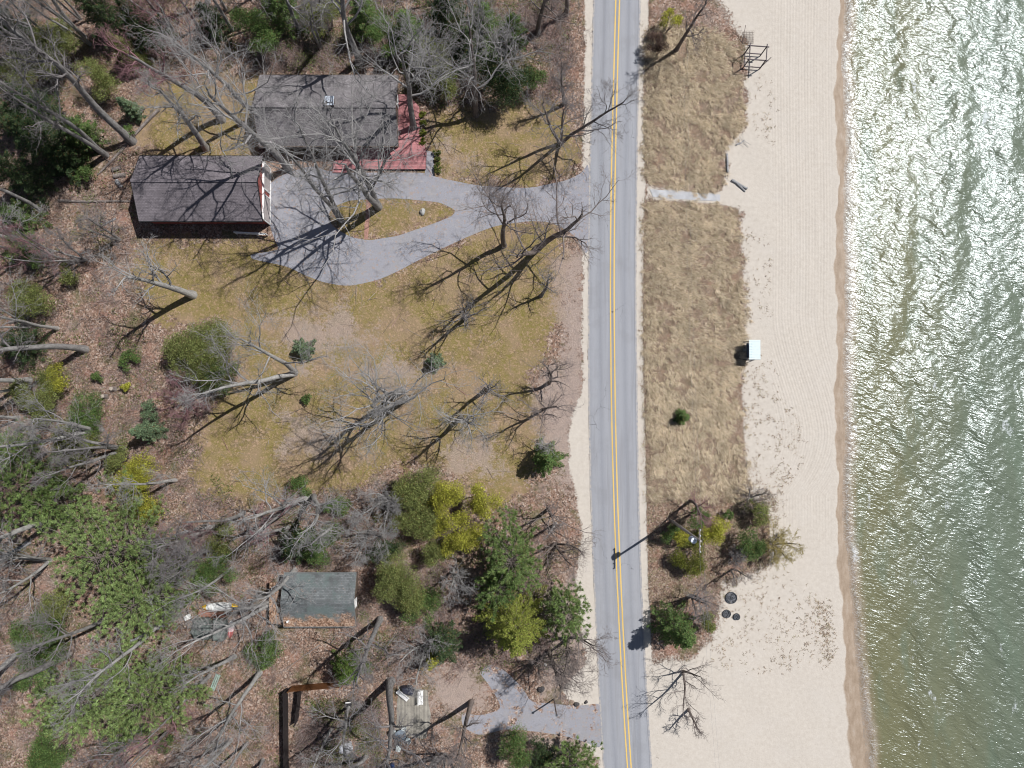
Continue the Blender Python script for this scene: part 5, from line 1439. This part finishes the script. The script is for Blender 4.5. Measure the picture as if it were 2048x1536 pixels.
chair(381, 1231, .4, M['white'], 'white plastic chair at the left end of the tarps')
tb = empty('patio_table', P(803, 1466), .3, 'round grey patio table at the lower end of the plank patio', 'table')
MB().tube([(0, 0, .70), (0, 0, .74)], .62, 20).build('tabletop', flat('table_grey', (.17, .20, .235), .4, .25, 4), tb)
MB().tube([(0, 0, .03), (0, 0, .70)], .05, 8).build('pedestal', M['darkmetal'], tb); MB().tube([(0, 0, 0), (0, 0, .04)], .3, 14).build('base', M['darkmetal'], tb)
PC = flat('pale_chair', (.52, .57, .57), .5, .2)
chair(788, 1461, .2, PC, 'pale chair at the left of the round patio table')
chair(809, 1455, -1.7, PC, 'pale chair at the top of the round patio table')
chair(799, 1490, 1.4, PC, 'pale chair below the round patio table')
chair(817, 1477, 2.6, PC, 'pale chair at the right of the round patio table')
bn = empty('bin', P(700, 1404), .1, 'small black bin with a pale lid standing on leaves in the lower yard', 'bin')
MB().tube([(0, 0, 0), (0, 0, .85)], [.34, .42], 4).build('body', M['black'], bn); MB().box((.0, .28, .88), (.62, .12, .06), rz=0).build('lid', M['white'], bn)
br_ = empty('barrel', P(785, 1530), 0, 'blue barrel at the very bottom edge left of the plank patio', 'barrel')
MB().tube([(0, 0, 0), (0, 0, .3), (0, 0, .6), (0, 0, .9)], [.27, .31, .31, .27], 14).build('drum', flat('blue_plastic', (.03, .07, .22), .4), br_)
MB().tube([(0, 0, .9), (0, 0, .93)], .28, 14).build('lid', flat('barrel_lid', (.04, .06, .12), .4), br_)
sk = empty('wooden_bench', P(433, 1362), 1.2, 'pale green broken wooden bench frame between pines and yard', 'bench')
gw = flat('pale_green_wood', (.28, .36, .31), .8, .3)
for k in range(3): MB().box((0, -.2 + .2 * k, .42), (1.9, .13, .05)).build('slat', gw, sk)
for sx in (-.7, .7): MB().box((sx, 0, .2), (.1, .5, .40)).build('leg', gw, sk)
# small shrubs along the deck and the walkway
for i, (x, y, gname, lab) in enumerate([(846, 232, 0, 0), (847, 250, 0, 0), (846, 268, 0, 0), (846, 286, 0, 0), (875, 308, 1, 0), (876, 324, 1, 0), (875, 341, 1, 0)]):
    evergreen('hedge_shrub', P(x, y), .8, .52, 'shrub', (.17, .20, .03) if not gname else (.10, .13, .03), 900 + i,
              ('small yellow-green shrub in the short row along the red deck', 'small dark shrub in the row along the walkway right of the red deck')[gname], 'shrub', ('shrubs along the red deck', 'shrubs along the walkway')[gname])

# ------------------------------------------------------------------ undergrowth of the woods, nobody could count it
WOODS = [([(0, -40), (520, -40), (520, 140), (330, 160), (265, 240), (280, 320), (265, 500), (280, 620), (320, 760), (400, 900), (480, 1000), (560, 1090), (560, 1330), (560, 1560), (-60, 1560), (-60, -40)], 1.0),
         ([(520, -40), (1130, -40), (1150, 150), (1090, 210), (860, 210), (800, 140), (520, 140)], .7),
         ([(560, 1010), (800, 960), (1080, 1020), (1150, 1330), (1000, 1330), (900, 1360), (700, 1330), (560, 1150)], .55),
         ([(600, 1400), (760, 1400), (760, 1560), (600, 1560)], .25)]
rb = np.random.default_rng(404)


def patches(n, thr, seed):
    r = np.random.default_rng(seed); tot = sum(k for _, k in WOODS)
    c_ = pts_in([(p_, int(n * k / tot)) for p_, k in WOODS], 0, r); w_ = at(c_[:, 0], c_[:, 1])
    a_ = seed * 1.7
    f = np.sin(w_[:, 0] * .55 + 1.7 * np.sin(w_[:, 1] * .37 + a_) + a_) * np.sin(w_[:, 1] * .62 + 1.5 * np.sin(w_[:, 0] * .41) + 2 * a_) + .5 * np.sin(w_[:, 0] * 1.9 + a_) * np.sin(w_[:, 1] * 2.1) + r.normal(0, .25, len(w_))
    return w_[f > thr]


c_ = patches(15000, .0, 3); k = 9; B = np.repeat(c_, k, 0); m_ = len(B); B[:, :2] += rb.normal(0, .22, (m_, 2))
A = rb.uniform(0, 6.28, m_); E = rb.uniform(.15, 1.35, m_)
d = np.stack([np.cos(A) * np.cos(E), np.sin(A) * np.cos(E), np.sin(E)], -1)
M['brush'] = grassmat('brush_twigs', [(0, (.09, .065, .06)), (.4, (.20, .155, .14)), (.75, (.34, .28, .26)), (1, (.28, .14, .12))])
blades('undergrowth', B, d, rb.uniform(.5, 1.9, m_), rb.uniform(.016, .036, m_), M['brush'], 'tangled grey and purplish brush twigs over the woodland floor', 'undergrowth')
c_ = patches(12000, .22, 8); k = 13; B = np.repeat(c_, k, 0); m_ = len(B); B[:, :2] += rb.normal(0, .30, (m_, 2)); B[:, 2] = rb.uniform(.05, .7, m_) * np.repeat(rb.uniform(.3, 1, len(c_)), k)
v = unit(rb.normal(0, 1, (m_, 3)) * np.array([1, 1, .4])); nn = unit(rb.normal(0, .5, (m_, 3)) + np.array([0, 0, 1.]))
Q = leaf_quads(B, v, nn, rb.uniform(.10, .24, m_), rb.uniform(.05, .12, m_))
o = crown_obj(Q, None, (.15, .18, .06), 'ground_cover'); tag(o, 'low olive and green ground cover spreading under the trees', 'ground cover', kind='stuff')
# sticks and dead branches scattered on the ground
c_ = np.concatenate([patches(1500, -.6, 5), at(*pts_in([(LAWNS[1], 260), (LAWNS[0], 60), (LAWNS[3], 60)], 0, rb).T)]); m_ = len(c_); c_[:, 2] = .04
A = rb.uniform(0, 6.28, m_); d = np.stack([np.cos(A), np.sin(A), rb.uniform(0, .12, m_)], -1)
blades('fallen_sticks', c_, unit(d), rb.uniform(.4, 2.4, m_) ** 1.2, rb.uniform(.02, .06, m_), M['brush'], 'grey dead sticks scattered over leaves and lawn', 'sticks')
